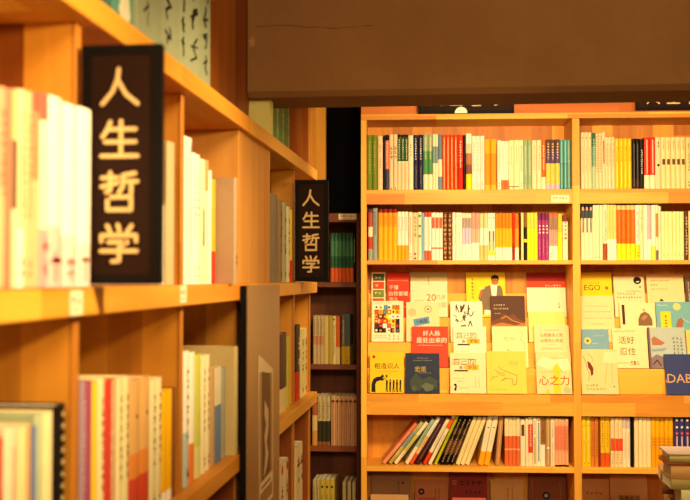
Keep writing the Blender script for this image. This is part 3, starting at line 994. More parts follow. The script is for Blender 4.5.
face_book(406.4, 439.5, 302.2, d, z, (.93, .86, .66), [
    ('ring', .18, .74, .09, .11, TN), ('ring', .18, .74, .04, .055, TN), ('ring', .66, .82, .09, .11, TN), ('o', .66, .82, .03, INK), ('o', .18, .74, .02, TN),
    ('p', [(.20, .56), (.68, .64), (.71, .46), (.24, .38)], (.40, .60, .76)), ('t', '小幽默', .46, .51, .38, (.08, .12, .28), .12, .14)],
    'cream book with circle drawings and a tilted blue label, behind the red book')
face_book(450.6, 482.4, 301.6, d, z, (.96, .94, .84), [
    ('scrib', .08, .22, .50, .94, 2, 3, (.30, .20, .12)), ('scrib', .52, .60, .74, .94, 1, 1, INK), ('scrib', .52, .26, .74, .56, 1, 1, INK), ('t', '好', .50, .70, .17, INK), ('c', .82, .3, .85, .03, (.75, .8, .6))],
    'white book covered in brushed black calligraphy, second step from the back')
face_book(491.4, 525.4, 296.0, d, z, (.33, .19, .12), [
    ('p', [(.0, .44), (.2, .50), (.38, .62), (.5, .56), (.66, .60), (.84, .48), (1, .44), (1, 0), (0, 0)], (.46, .26, .15)),
    ('p', [(.0, .0), (.0, .36), (.3, .42), (.7, .36), (1, .42), (1, 0)], (.72, .46, .26)),
    ('l', .08, .78, .42, .035, CR), ('l', .08, .70, .52, .035, CR), ('l', .1, .60, .3, .03, (.85, .7, .5)), ('s', [(.3, .50), (.44, .56), (.62, .46), (.9, .40)], .014, (.9, .7, .45))],
    'brown book with a mountain landscape cover, second step from the back')
face_book(528.6, 565.4, 312.0, d, z, (.95, .87, .50), [('l', .3, .12, .7, .03, TN)],
    'plain pale yellow book between the red-banded book and the peach lettered book')
d, z = tier(1)
face_book(412.2, 448.2, 326.6, d, z, (.87, .24, .12), [
    ('t', '好人脉', .54, .83, .48, WH), ('t', '是处出来的', .54, .66, .84, WH), ('l', .17, .52, .85, .03, CR)],
    'bright red book with two rows of white characters, behind the dark blue book')


def boxed(extra):
    return [('s', [(.08, .84), (.08, .72), (.72, .72), (.72, .84), (.08, .84)], .012, GINK), ('t', '自己的', .40, .78, .56, (.45, .45, .4)), ('t', '奋斗', .36, .64, .22, BR), ('r', .42, .58, .80, .70, (.95, .72, .12)),
            ('t', '学会', .62, .64, .26, BR), ('r', .12, .535, .50, .575, BR)] + extra


face_book(453.6, 486.4, 326.8, d, z, (.96, .92, .78), boxed([('l', .1, .38, .5, .03, TN)]),
          'pale book with a boxed title and yellow tab, upper of two alike, third step')
face_book(492.2, 527.8, 326.6, d, z, (.95, .90, .66), [
    ('t', '花开', .48, .70, .34, (.62, .72, .35), .10), ('t', '静心', .48, .42, .16, (.6, .65, .4)), ('s', [(.78, .95), (.86, .8), (.8, .68), (.92, .6), (.9, .45)], .01, TN), ('l', .1, .9, .5, .02, TN)],
    'cream book with pale green lettering above the hand drawing book', sp=(.25, .3, .15))
face_book(534.6, 570.2, 325.6, d, z, (.95, .84, .64), [
    ('r', .28, .88, .72, .89, TN), ('t', '山是最深人情', .5, .77, .64, (.80, .36, .18)), ('t', '以是你心底里', .5, .64, .64, (.80, .36, .18)), ('r', .4, .54, .6, .545, TN), ('l', .2, .43, .8, .045, (.75, .55, .35)), ('r', .25, .33, .78, .335, BR)],
    'peach book with two red lines of lettering above the arrow cover')
d, z = tier(0)
face_book(370.0, 403.8, 352.4, d, z, (.94, .76, .08), [
    ('o', .11, .885, .05, (.72, .12, .06)), ('t', '粗造识人', .50, .66, .74, (.20, .14, .10)), ('l', .16, .52, .84, .03, (.45, .3, .1)), ('l', .38, .47, .62, .02, (.6, .4, .1)),
    ('p', [(.04, .02), (.05, .24), (.10, .34), (.20, .39), (.33, .40), (.42, .34), (.40, .30), (.28, .30), (.19, .27), (.16, .20), (.17, .02)], BK),
    ('o', .37, .41, .045, BK), ('o', .49, .41, .035, BK), ('s', [(.42, .36), (.45, .33), (.48, .38)], .014, BK)] +
    [('o', .50 + .10 * q, .30 + .01 * (q % 2), .026, BK) for q in range(5)] + [('p', [(.47 + .10 * q, .28), (.53 + .10 * q, .28), (.52 + .10 * q, .14), (.53 + .10 * q, .02), (.50 + .10 * q, .02), (.495 + .1 * q, .12), (.47 + .1 * q, .02), (.455 + .1 * q, .02), (.475 + .1 * q, .16)], BK) for q in range(5)],
    'yellow book with a black bending figure bowing to a small crowd, front step')
face_book(405.6, 439.6, 353.4, d, z, (.09, .14, .26), [
    ('p', [(.12, .3), (.3, .5), (.5, .34), (.72, .42), (.95, .3), (.9, .1), (.6, .2), (.4, .06), (.15, .14)], (.22, .27, .24)),
    ('p', [(.45, .18), (.6, .26), (.82, .2), (.8, .08), (.6, .04)], (.36, .40, .32)), ('p', [(.15, .12), (.25, .2), (.35, .1), (.25, .04)], (.30, .34, .26)),
    ('t', '宏是', .44, .60, .34, (.72, .62, .22)), ('l', .34, .86, .68, .03, GY), ('l', .22, .80, .78, .03, GY), ('l', .34, .49, .76, .03, (.6, .55, .3))],
    'dark blue-grey book with a murky landscape and gold title, front step', )
face_book(450.2, 486.0, 353.0, d, z, (.94, .86, .66), boxed([('l', .08, .36, .4, .02, TN), ('l', .2, .28, .36, .03, GINK), ('p', [(.10, .10), (.14, .17), (.09, .21), (.12, .24), (.17, .23), (.18, .16), (.16, .06), (.13, .06)], BK), ('c', .7, .15, .42, .03, TN), ('c', .8, .15, .42, .03, TN), ('l', .25, .12, .5, .03, TN)]),
          'pale book with a boxed title and small black figure, lower of two alike, front step')
face_book(486.8, 526.4, 351.4, d, z, (.94, .80, .32), [
    ('t', '摸索', .68, .72, .26, (.85, .70, .35)),
    ('s', [(.30, .62), (.38, .56), (.50, .52), (.62, .48), (.76, .42), (.74, .22), (.66, .20), (.64, .34), (.56, .36), (.44, .34), (.36, .30), (.48, .38)], .014, (.52, .40, .22)),
    ('s', [(.08, .30), (.16, .40), (.22, .38), (.28, .42)], .012, (.52, .40, .22)), ('s', [(.24, .50), (.34, .44), (.46, .42)], .012, (.52, .40, .22)), ('s', [(.20, .56), (.32, .50), (.46, .47)], .012, (.52, .40, .22)), ('l', .1, .08, .5, .02, TN)],
    'golden yellow book with a line drawing of a pointing hand, front step')
face_book(536.4, 571.4, 352.0, d, z, (.94, .82, .58), [
    ('p', [(.0, .7), (.2, .9), (.5, .8), (.9, .85), (1, .6), (.7, .5), (.3, .6)], (.95, .88, .72)),
    ('p', [(.48, .0), (.48, .52), (.42, .52), (.58, .74), (.76, .52), (.68, .52), (.68, .0)], (.88, .80, .16)), ('p', [(.2, 0), (.3, .12), (.42, 0)], (.86, .78, .2)), ('p', [(.74, .12), (.84, .2), (.98, .1), (.98, .02), (.8, .02)], (.70, .72, .52)),
    ('l', .12, .50, .88, .05, (.62, .66, .45)), ('t', '心之力', .50, .32, .86, (.74, .20, .10)), ('l', .4, .84, .86, .02, TN)],
    'peach book with a yellow arrow and large red title, front step by the divider')
# --- right bay
gr = 'books shown face out in the rear bookcase'
d, z = tier(3)
face_book(581.6, 612.4, 272.6, d, z, (.95, .80, .08), [
    ('t', 'EGO', .36, .66, .52, (.20, .14, .08)), ('l', .12, .75, .62, .03, INK), ('o', .83, .65, .055, (.88, .34, .16)), ('r', 0, .95, 1, 1, (.86, .62, .1))],  # darker strip along the top edge is painted shelf shadow
    'bright yellow book lettered EGO with an orange dot, rear step, right bay')
face_book(614.4, 645.0, 276.6, d, z, (.93, .85, .66), [
    ('ring', .78, .90, .07, .13, INK), ('p', [(.66, .86), (.72, .95), (.84, .97), (.92, .9), (.80, .88)], INK), ('o', .86, .74, .03, INK), ('l', .08, .55, .7, .05, GINK), ('l', .08, .46, .9, .05, GINK), ('l', .4, .62, .9, .03, GINK)],
    'cream book with a black swirl in its corner beside the EGO cover')
face_book(647.8, 684.6, 275.0, d, z, (.94, .84, .62), [
    ('l', .10, .84, .62, .04, BR), ('l', .10, .74, .30, .04, BR), ('l', .10, .64, .56, .04, (.8, .45, .25)), ('p', [(.3, .38), (.36, .44), (.44, .38)], INK), ('r', .0, .94, 1, 1, (.86, .72, .48))],
    'peach book with three short rows of brown lettering above the teal cover')
face_book(686.4, 716, 277.6, d, z, (.38, .30, .24), [('c', .1, .3, .9, .06, CR)],
          'dark brown book cut by the frame beside the peach book, rear step')
d, z = tier(2)
face_book(580.9, 614.6, 296.0, d, z, (.94, .84, .62), [
    ('l', .18, .76, .82, .025, TN), ('l', .12, .64, .9, .03, (.6, .48, .3)), ('l', .12, .50, .92, .03, TN), ('l', .30, .38, .7, .03, TN), ('l', .16, .26, .84, .03, TN), ('l', .16, .12, .84, .03, TN)],
    'cream book with five sparse rows of small brown lettering below the EGO cover')
face_book(620.4, 656.0, 303.0, d, z, (.95, .88, .68), [
    ('p', [(.50, .42), (.51, .58), (.58, .72), (.70, .78), (.82, .72), (.90, .58), (.90, .42)], (.52, .38, .26)), ('p', [(.58, .60), (.70, .70), (.80, .66), (.66, .56)], (.66, .52, .36)), ('r', .06, .45, .14, .95, (.30, .16, .08)), ('l', .2, .22, .66, .04, (.8, .5, .3)), ('l', .2, .12, .76, .035, (.85, .4, .2)), ('o', .68, .82, .03, TN)],
    'cream book with a round brown helmet shape, second step from the back')
face_book(656.8, 699, 302.0, d, z, (.46, .70, .74), [
    ('r', .10, .15, .34, .76, (.94, .84, .16)), ('o', .50, .88, .09, (.92, .84, .50)), ('p', [(.42, .1), (.44, .38), (.50, .56), (.60, .62), (.64, .52), (.60, .4), (.66, .1)], (.62, .42, .32)), ('c', .22, .25, .7, .07, BR), ('s', [(.6, .6), (.9, .4)], .008, WH), ('l', .02, .9, .3, .03, WH)],
    'teal book with a yellow title strip and brown bear shape, second step')
d, z = tier(1)
face_book(581.9, 609.4, 329.4, d, z, (.46, .64, .74), [
    ('o', .22, .70, .13, (.90, .80, .40)), ('o', .22, .70, .05, GINK), ('l', .45, .82, .85, .02, CR), ('l', .65, .42, .9, .025, INK), ('l', .4, .62, .6, .03, CR)],
    'grey-blue book with a small yellow flower behind the tan cover, third step')
face_book(613.0, 647.6, 328.4, d, z, (.95, .87, .66), [
    ('l', .02, .90, .70, .045, (.85, .42, .2)), ('t', '活好', .40, .70, .46, (.30, .24, .16)), ('t', '忍住', .42, .42, .46, (.42, .34, .24)), ('t', '一生', .44, .13, .62, INK, .10)],
    'cream book with three rows of handwritten black characters, third step, right bay')
face_book(648.8, 686.0, 327.6, d, z, (.70, .76, .74), [
    ('p', [(.0, .0), (.0, .22), (.2, .34), (.42, .26), (.56, .08), (.5, 0)], (.52, .46, .48)), ('s', [(.1, .1), (.2, .2), (.3, .06)], .03, DR), ('p', [(.08, .72), (.16, .78), (.44, .62), (.34, .56), (.1, .56)], (.68, .44, .32)), ('p', [(.06, .46), (.5, .5), (.4, .42), (.1, .40)], (.56, .64, .68)),
    ('c', .68, .25, .78, .07, (.35, .35, .4)), ('c', .78, .25, .78, .07, (.35, .35, .4)), ('c', .88, .25, .78, .07, (.35, .35, .4)), ('r', .0, .0, .05, 1, (.45, .35, .38))],
    'grey-green book with a patterned collage and dark spine, third step, right bay', sp=(.35, .28, .32))
face_book(687.2, 716, 330, d, z, (.94, .80, .40), [('l', .2, .8, .8, .05, TN)],
          'plain yellow book at the frame edge behind the dark blue hardback')
d, z = tier(0)
face_book(581.2, 617.8, 349.6, d, z, (.94, .80, .56), [
    ('s', [(.08, .84), (.14, .7), (.16, .58), (.22, .46), (.20, .3)], .012, BR), ('p', [(.18, .74), (.26, .70), (.34, .58), (.33, .44), (.27, .40), (.25, .52), (.19, .60)], (.45, .16, .10)), ('s', [(.2, .9), (.3, .84), (.34, .72)], .012, (.8, .5, .3)),
    ('s', [(.72, .68), (.68, .46), (.64, .26)], .01, TN), ('s', [(.86, .68), (.84, .46), (.84, .26)], .01, TN), ('l', .12, .18, .46, .05, (.5, .25, .15)), ('l', .12, .09, .66, .05, (.75, .45, .25)), ('o', .88, .17, .02, INK), ('p', [(.6, .7), (1, .7), (1, .95), (.66, .95)], (.95, .86, .66))],
    'tan book with a loose red-brown figure drawing, front step beside the divider')
face_book(665.4, 707, 354.4, d, z, (.20, .24, .46), [
    ('t', 'DAB', .335, .40, .59, (.80, .62, .45)), ('s', [(-.0, .36), (.03, .30)], .02, (.80, .62, .45)), ('l', .6, .12, .8, .03, GY)],
    'dark blue glossy hardback with large gold capitals, front step, right bay', sp=(.16, .17, .28))

# --- shaded face-out books on the lowest visible shelf
LB = [
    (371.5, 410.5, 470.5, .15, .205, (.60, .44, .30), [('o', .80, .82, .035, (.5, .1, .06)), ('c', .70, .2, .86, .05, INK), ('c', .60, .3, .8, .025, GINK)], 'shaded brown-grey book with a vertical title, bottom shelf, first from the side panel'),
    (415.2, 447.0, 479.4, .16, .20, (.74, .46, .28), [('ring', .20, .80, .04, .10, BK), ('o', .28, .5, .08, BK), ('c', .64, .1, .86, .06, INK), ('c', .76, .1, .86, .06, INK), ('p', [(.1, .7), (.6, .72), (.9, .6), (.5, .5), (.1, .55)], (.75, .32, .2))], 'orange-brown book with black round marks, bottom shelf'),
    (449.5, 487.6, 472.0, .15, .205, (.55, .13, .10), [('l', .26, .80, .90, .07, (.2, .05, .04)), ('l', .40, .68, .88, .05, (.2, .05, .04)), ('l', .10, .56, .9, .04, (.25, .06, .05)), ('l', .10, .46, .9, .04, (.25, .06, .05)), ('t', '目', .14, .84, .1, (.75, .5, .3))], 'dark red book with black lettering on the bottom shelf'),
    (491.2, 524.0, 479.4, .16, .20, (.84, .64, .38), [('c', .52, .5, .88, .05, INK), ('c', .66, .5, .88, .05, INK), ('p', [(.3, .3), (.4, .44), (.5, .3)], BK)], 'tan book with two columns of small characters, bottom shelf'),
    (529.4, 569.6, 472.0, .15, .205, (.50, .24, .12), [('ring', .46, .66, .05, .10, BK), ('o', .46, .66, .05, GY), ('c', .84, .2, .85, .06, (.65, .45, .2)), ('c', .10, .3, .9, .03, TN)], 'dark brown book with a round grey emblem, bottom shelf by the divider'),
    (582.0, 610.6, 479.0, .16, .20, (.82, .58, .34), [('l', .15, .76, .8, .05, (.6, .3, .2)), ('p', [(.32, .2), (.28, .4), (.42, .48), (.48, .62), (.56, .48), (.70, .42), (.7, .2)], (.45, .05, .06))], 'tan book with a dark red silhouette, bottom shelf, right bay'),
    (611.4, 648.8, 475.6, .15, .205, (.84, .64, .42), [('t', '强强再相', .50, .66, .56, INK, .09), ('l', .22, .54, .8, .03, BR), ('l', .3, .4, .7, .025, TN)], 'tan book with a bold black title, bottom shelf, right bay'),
]
for (a, b, pt, dep, h, base, arts, lab) in LB:
    lean = math.radians(10)
    zb = Bk((a + b) / 2, pt, dep + h * math.sin(lean))[1] - h * math.cos(lean) - .003
    zb = Z5
    zt = Bk((a + b) / 2, pt, dep + .03)[1]
    h = (zt - zb) / math.cos(lean)
    face_book(a, b, pt, DEP - .0105 - .0125 - h * math.sin(lean), zb, base, arts, lab, lean=lean, h=h, group='books shown face out on the bottom shelf')
for (a, b, pt, base, lab) in ((370.6, 408.4, 495.4, (.74, .56, .36), 'pale tan pocket book in front of the shaded brown-grey book, bottom shelf'),
                              (452.6, 486.4, 498.6, (.76, .34, .28), 'pink pocket book in front of the dark red book, bottom shelf')):
    h = (Bk((a + b) / 2, pt, .08)[1] - Z5) / math.cos(math.radians(10))
    face_book(a, b, pt, .05, Z5, base, [('l', .1, .8, .9, .06, INK)], lab, lean=math.radians(10), h=h, group='books shown face out on the bottom shelf')

# ---------------------------------------------------------------- left bookcase (runs away from the viewer)
XF, XU = -.400, -.420          # shelf fronts, upright fronts
XBK = -.70
ZM = onX(317.2, 283.2, XF).z           # middle shelf top (far end)
ZM = CAM.z - .009
ZTop = CAM.z + .318
ZL = CAM.z - .327
ZL2 = ZL - .325
SH = .031
Yn = .45
Ye = onX(317.2, 290, XF).y
Yu = [onX(73.6, 300, XU).y, onX(180.3, 300, XU).y]     # upright near faces
Yc0, Yc1 = onX(238.5, 230, XU + .008).y, onX(270, 230, XU + .008).y
Yu.append(onX(293.5, 330, XU).y)
lb = root('bookcase', Matrix.Translation((XBK - .01, Yn, 0)), 'long pine bookcase receding from the viewer, holding both vertical black signs', 'bookcase')
LO = Vector((XBK - .01, Yn, 0))


def lbox(nm, a, b, mat, bev=.0012, par=lb, off=LO):
    m = MB()
    m.box(Vector(a) - off, Vector(b) - off, mat, bev)
    o = m.build(nm, par)
    return o


# materials use world position, fine for parts placed through the root
for z in (ZTop, ZM, ZL, ZL2, ZL2 - .33, .12):
    lbox('shelf', (XBK, Yn, z - SH), (XF, Ye, z), W_lshelf, .002)
ZBT = 2.75
levels = [(ZTop, ZBT - .03), (ZM, ZTop - SH), (ZL, ZM - SH), (ZL2, ZL - SH), (ZL2 - .33, ZL2 - SH), (.12, ZL2 - .33 - SH)]
Yend = onX(309.5, 330, XU).y
for (z0, z1) in levels:
    for i, y in enumerate(Yu + [Yend, Yn]):
        if z0 == ZTop and i < 3:
            continue
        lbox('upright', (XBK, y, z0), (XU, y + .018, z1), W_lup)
lbox('top_board', (XBK, Yn, ZBT - .03), (XF, Ye, ZBT), W_lshelf)
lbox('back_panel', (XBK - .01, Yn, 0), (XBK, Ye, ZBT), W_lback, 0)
# column between the second and third upright: pale face on the middle level, set back above
lbox('column_panel', (XBK, Yc0, ZM), (XU + .008, Yc1, ZTop - SH), W_col)
Xup = -.462
Yk0 = onX(208, 40, Xup).y
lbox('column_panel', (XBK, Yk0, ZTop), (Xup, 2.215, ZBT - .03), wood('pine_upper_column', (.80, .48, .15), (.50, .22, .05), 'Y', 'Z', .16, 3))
Yd = onX(247.8, 350, -.384).y
Yd1 = onX(279.6, 350, -.384).y
for (z0, z1) in levels[2:]:
    lbox('column_panel', (XBK, Yc0 + .02, z0), (XU, Yc1 - .02, z1), W_lup)
for px, py, w, h, sd in ((75.5, 303, .034, .026, 11), (182.6, 294, .034, .026, 12)):
    p = onX(px, py, XF)
    label_part(lb, Matrix.Translation(p + Vector((.0003, 0, 0)) - LO) @ Matrix.Rotation(math.pi / 2, 4, 'Z'), w, h, sd)

# brown notice panel clamped over the column, lower part
nb = root('notice_panel', Matrix.Translation((-.3985, Yd, 0)) @ Matrix.Rotation(math.pi / 2, 4, 'Z'), 'tall brown metallic panel with a white outlined graphic fixed over the bookcase column', 'panel')
m = MB()
pt = CAM.z - .012
LAM = bpy.data.materials.new('brown_metal_laminate')
LAM.use_nodes = True
_b = LAM.node_tree.nodes['Principled BSDF']
_n = LAM.node_tree.nodes.new('ShaderNodeTexNoise')
_n.inputs['Scale'].default_value = 40
_r = LAM.node_tree.nodes.new('ShaderNodeValToRGB')
_r.color_ramp.elements[0].color = (*sl((.54, .42, .27)), 1)
_r.color_ramp.elements[1].color = (*sl((.62, .49, .32)), 1)
LAM.node_tree.links.new(_n.outputs['Fac'], _r.inputs[0])
LAM.node_tree.links.new(_r.outputs[0], _b.inputs['Base Color'])
_b.inputs['Metallic'].default_value = .3
_b.inputs['Roughness'].default_value = .42
m.box((0, -.0145, .75), (Yd1 - Yd, -.0115, pt), LAM, .0008)
m.build('panel', nb)
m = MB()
m.box((.0005, -.0113, .76), (Yd1 - Yd - .001, 0, pt - .001), M_black, .0008)  # black box added so the panel's side reads as shaded
m.build('shaded_side', nb)
m = MB()
ar = Art(m, lambda u, v, k: (u, -.0147 - .00003 * k, v))


def nbp(px, py):
    p = onX(px, py, -.384)
    return (p.y - Yd, p.z)


WC = (.86, .78, .60)
fr = [nbp(258.6, 357), nbp(272.6, 371), nbp(272.6, 494), nbp(259.6, 512)]
ar.stroke(fr, .010, WC, closed=True)
ar.poly([nbp(258.2, 356), nbp(271, 369), nbp(270.6, 374), nbp(262, 371.5), nbp(259, 373)], WC)
inner = [nbp(262, 372), nbp(270.4, 373), nbp(270.2, 470), nbp(262.4, 482)]
ar.poly(inner, (.40, .28, .17))
ar.poly([nbp(264.6, 400), nbp(268.4, 410), nbp(268.2, 430), nbp(266.6, 442), nbp(268.4, 454), nbp(266.4, 468), nbp(263.6, 478), nbp(265.4, 452), nbp(264.2, 436), nbp(266.0, 424), nbp(264.2, 414)], (.80, .70, .52))
ar.poly([nbp(260, 484), nbp(272, 470), nbp(272, 480), nbp(260, 495)], WC)
ar.poly([nbp(261.5, 487), nbp(270.5, 476.5), nbp(270.5, 479), nbp(261.5, 490)], (.46, .36, .28))
o = m.build('graphic', nb)
o['label'] = 'white outlined graphic'


def left_runs(runs, zb, where, group, xs=XU, dd=.16, zoff=0):
    """(px0, px1, n, py of the top, look, bands, marks, spine X or None)"""
    global seed
    prev = None
    for r in runs:
        a, b, n, pt, look, bands, marks = r[:7]
        X = r[7] if len(r) > 7 and r[7] else xs
        seed += 1
        ya, yb = onX(a, pt, X).y, onX(b, pt, X).y
        t = (yb - ya) / n
        h = onX((a + b) / 2, pt, X).z - zb
        tt = t * .97
        d_ = r[8] if len(r) > 8 else dd
        me = [('cover', cover_mesh(tt, h, d_, bands, marks=marks, seed=seed)), ('page_block', page_mesh(tt, h, d_))]
        labs = run_labels(look, n, where, prev)
        src = None
        for i in range(n):
            mw = Matrix.Translation((X, ya + i * t + t * .015, zb + .0006)) @ Matrix.Rotation(math.pi / 2, 4, 'Z')
            if src is None:
                src = put_book(me, mw, labs[i], group)
            else:
                copy_book(src, mw, labs[i])
        prev = look


XN = -.396
left_runs([
    (-34, -14, 1, 78, 'cut-off cream', [(0, CR)], TIT),
    (-14, 0, 1, 83, 'orange-brown', [(0, (.85, .62, .40))], TIT),
    (0.5, 8.5, 1, 88, 'rosy cream', [(0, (.90, .74, .55)), (.5, (.92, .66, .50))], TIT),
    (8.8, 14.8, 1, 90, 'pink-red', [(0, (.86, .50, .38))], None),
    (15.2, 20.2, 1, 92, 'olive cream with dark edge', [(0, (.90, .84, .66)), (.4, (.42, .34, .24)), (.75, (.86, .76, .5))], None),
    (20.4, 27.6, 1, 90.5, 'yellowish white', [(0, WH), (.3, (.93, .86, .64))], TITG),
    (27.8, 34.8, 1, 92.5, 'tan', [(0, (.86, .72, .52))], TITG),
    (35.0, 42.8, 1, 93.5, 'brick orange', [(0, (.90, .70, .52)), (.55, (.88, .52, .36)), (.9, (.85, .35, .25))], None),
    (43.0, 51.0, 1, 94.5, 'pink-topped cream', [(0, (.85, .62, .6)), (.3, CR), (.86, (.86, .36, .30))], [('c', .05, .3, .7, (.75, .4, .42))]),
    (51.2, 65.4, 1, 98, 'thick white with pink foot', [(0, (.90, .74, .70)), (.32, WH)], [('c', .03, .28, .7, (.80, .50, .48))]),
    (66.2, 80.0, 1, 105.5, 'thick bright white', [(0, (.92, .80, .76)), (.28, (.97, .95, .88))], [('c', .03, .2, .7, (.85, .6, .56))]),
    (80.4, 94.6, 1, 109.5, 'outermost bright white', [(0, (.93, .84, .78)), (.24, (.97, .95, .88))], [('c', .03, .2, .6, (.85, .62, .6))]),
], ZM, 'upper row before the large sign', 'blurred books in front of the large sign', XN, .15)
left_runs([
    (161.0, 166.5, 1, 205, 'small white', [(0, WH)], None, -.41),
    (169.4, 176.8, 1, 143, 'greyish tan', [(0, (.72, .66, .50))], None, -.405),
], ZM, 'upper row just behind the large sign', 'books behind the large sign')
left_runs([
    (184.2, 188.6, 1, 136.5, 'tallest ivory', [(0, WH)], [('c', .35, .9, .3, (.8, .6, .62))]),
    (188.8, 193.4, 1, 138.5, 'ivory with lilac line', [(0, (.94, .9, .84))], [('b', .2, .95, .2, (.75, .65, .78))]),
    (193.8, 201.0, 2, 154.5, 'bright cream', [(0, WH)], TITG),
    (201.2, 206.8, 1, 160, 'cream with grey line', [(0, (.94, .90, .74))], [('b', .3, .6, .2, GINK)]),
    (207.0, 209.8, 1, 161, 'narrow orange-topped', [(0, CR), (.75, (.9, .6, .4))], None),
    (210.0, 212.8, 1, 171, 'thin white', [(0, WH)], None),
    (213.0, 217.2, 1, 180, 'mustard with red foot', [(0, (.86, .22, .12)), (.31, (.88, .68, .16))], None),
    (236.0, 238.3, 1, 178.5, 'wide grey-tan cover-showing', [(0, (.68, .58, .46))], [('d', .2, .25, .4, INK, 2)], -.387, .2),
], ZM, 'upper row before the pale column', 'books between the signs')
left_runs([
    (272.0, 279.2, 1, 195, 'grey cover-showing', [(0, (.50, .46, .38))], None, -.412),
    (279.5, 283.6, 1, 200, 'brown-grey', [(0, (.62, .50, .36))], TITG),
    (283.8, 287.6, 1, 203, 'green-grey', [(0, (.70, .72, .55))], TITG),
    (287.8, 290.8, 1, 207, 'cream', [(0, CR)], TITG),
    (291.0, 292.9, 1, 210, 'yellow with red foot', [(0, (.85, .2, .1)), (.3, (.92, .84, .3))], None),
    (297.6, 303, 3, 206, 'hidden cream', [(0, CR)], TITG),
], ZM, 'upper row left of the small sign', 'books beside the small sign')
# lower row
left_runs([
    (-30, -8, 1, 446, 'orange', [(0, OR_)], None),
    (-8, 6.6, 1, 440.5, 'short red', [(0, (.85, .30, .14))], None),
    (7.0, 21.0, 1, 427.5, 'cream with faint line', [(0, CR)], [('b', .2, .9, .08, TN)]),
    (21.2, 34.4, 1, 426, 'cream and orange-edged', [(0, (.93, .86, .62))], [('b', 0, 1, .12, (.9, .5, .2))]),
    (34.8, 37.6, 1, 426.5, 'thin blue', [(0, (.45, .50, .70))], None),
    (38.0, 45.4, 1, 414, 'pale green', [(0, (.70, .76, .60))], None),
    (45.6, 55.8, 1, 412.2, 'thick cream', [(0, (.94, .88, .66))], None),
    (56.8, 68.6, 1, 405.2, 'tall black with cream dots', [(0, (.10, .07, .06))], [('d', .1, .95, .2, (.85, .75, .5), 14)]),
], ZL, 'lower row in the nearest bay', 'blurred books in the nearest lower bay', -.414, .2)
left_runs([
    (82.6, 86.6, 1, 381.5, 'grey-purple', [(0, WH), (.35, (.62, .52, .58))], TITW),
    (86.8, 94.4, 1, 382, 'magenta', [(0, WH), (.3, (.62, .30, .42))], None),
    (94.6, 99.4, 1, 382.5, 'slim yellow', [(0, (.94, .76, .2))], None),
    (99.6, 106.8, 1, 379, 'cream', [(0, (.94, .87, .66))], TITG),
    (107.0, 118.4, 1, 380, 'red', [(0, (.80, .26, .20))], [('b', 0, 1, .2, (.93, .8, .6)), ('c', .4, .9, .3, CR)]),
    (118.6, 131.0, 2, 377.5, 'olive cream', [(0, (.90, .86, .64))], TITG),
    (132.0, 152.0, 2, 379, 'tan with red foot', [(0, (.80, .28, .18)), (.33, (.88, .55, .25)), (.5, (.86, .68, .42))], [('d', .75, .75, .15, INK, 1)]),
    (152.2, 163.4, 2, 378.8, 'off-white', [(0, (.90, .86, .66))], TITG),
    (164.0, 173.6, 2, 390.5, 'deep yellow', [(0, WH), (.1, (.94, .72, .08))], None),
    (174.0, 177.0, 1, 388, 'dark brown', [(0, (.5, .3, .15))], None),
], ZL, 'lower row under the large sign', 'blurred books under the large sign')
left_runs([
    (185.2, 191.0, 1, 351.5, 'pale blue-white', [(0, (.72, .78, .76)), (.4, WH)], TITG),
    (191.2, 196.2, 1, 352.5, 'white with orange foot', [(0, (.9, .5, .25)), (.3, WH)], None),
    (196.4, 202.8, 1, 354.5, 'lime-green', [(0, (.86, .86, .55)), (.25, (.78, .80, .36))], None),
    (203.0, 211.0, 2, 355.5, 'cream-white', [(0, (.92, .88, .70))], TITG),
    (211.2, 216.4, 1, 366, 'tan-brown', [(0, (.76, .62, .42))], None),
    (216.6, 222.4, 2, 367, 'blue-footed grey', [(0, (.40, .48, .58)), (.6, (.80, .76, .62))], None),
    (222.6, 227.0, 1, 368, 'grey', [(0, (.62, .62, .55))], None),
    (236.2, 239.4, 1, 346.5, 'wide tan cover-showing', [(0, (.78, .70, .48))], None, -.4035, .22),
], ZL, 'lower row before the brown panel', 'books before the brown panel')
left_runs([
    (280.0, 288.0, 1, 333.5, 'plum and cream', [(0, (.92, .86, .62)), (.3, (.26, .12, .18))], None),
    (288.3, 290.4, 1, 337, 'yellow-green', [(0, (.78, .78, .30))], None),
    (297.0, 301.2, 1, 325, 'black with red foot', [(0, (.78, .16, .08)), (.38, (.12, .08, .08))], TITW),
    (301.6, 307.6, 2, 329, 'pale yellow', [(0, (.94, .90, .62))], TITG),
], ZL, 'lower row right of the brown panel', 'books right of the brown panel')
left_runs([
    (279.8, 289.6, 2, 462.5, 'pale with red dot', [(0, (.90, .84, .66))], [('d', .93, .93, .35, RD, 1), ('c', .3, .8, .4, GINK)]),
    (297.2, 303.6, 2, 444.5, 'mottled cream', [(0, (.90, .84, .64))], [('c', .6, .95, .7, TN), ('d', .55, .55, .3, INK, 1)]),
], ZL2, 'lowest visible row right of the panel', 'books in the lowest row right of the brown panel')
# upper section: green book and calligraphy print
left_runs([
    (270.2, 274.6, 1, 80, 'yellow-edged', [(0, (.80, .76, .45))], None, -.415, .07),
    (274.8, 291.0, 3, 78, 'leafy green', [(0, (.36, .55, .30))], [('c', .1, .9, .5, (.6, .75, .5)), ('b', 0, 1, .1, (.75, .8, .55))], -.43, .14),
], ZTop, 'on the top shelf beyond the beam', 'books on the top shelf beyond the beam')

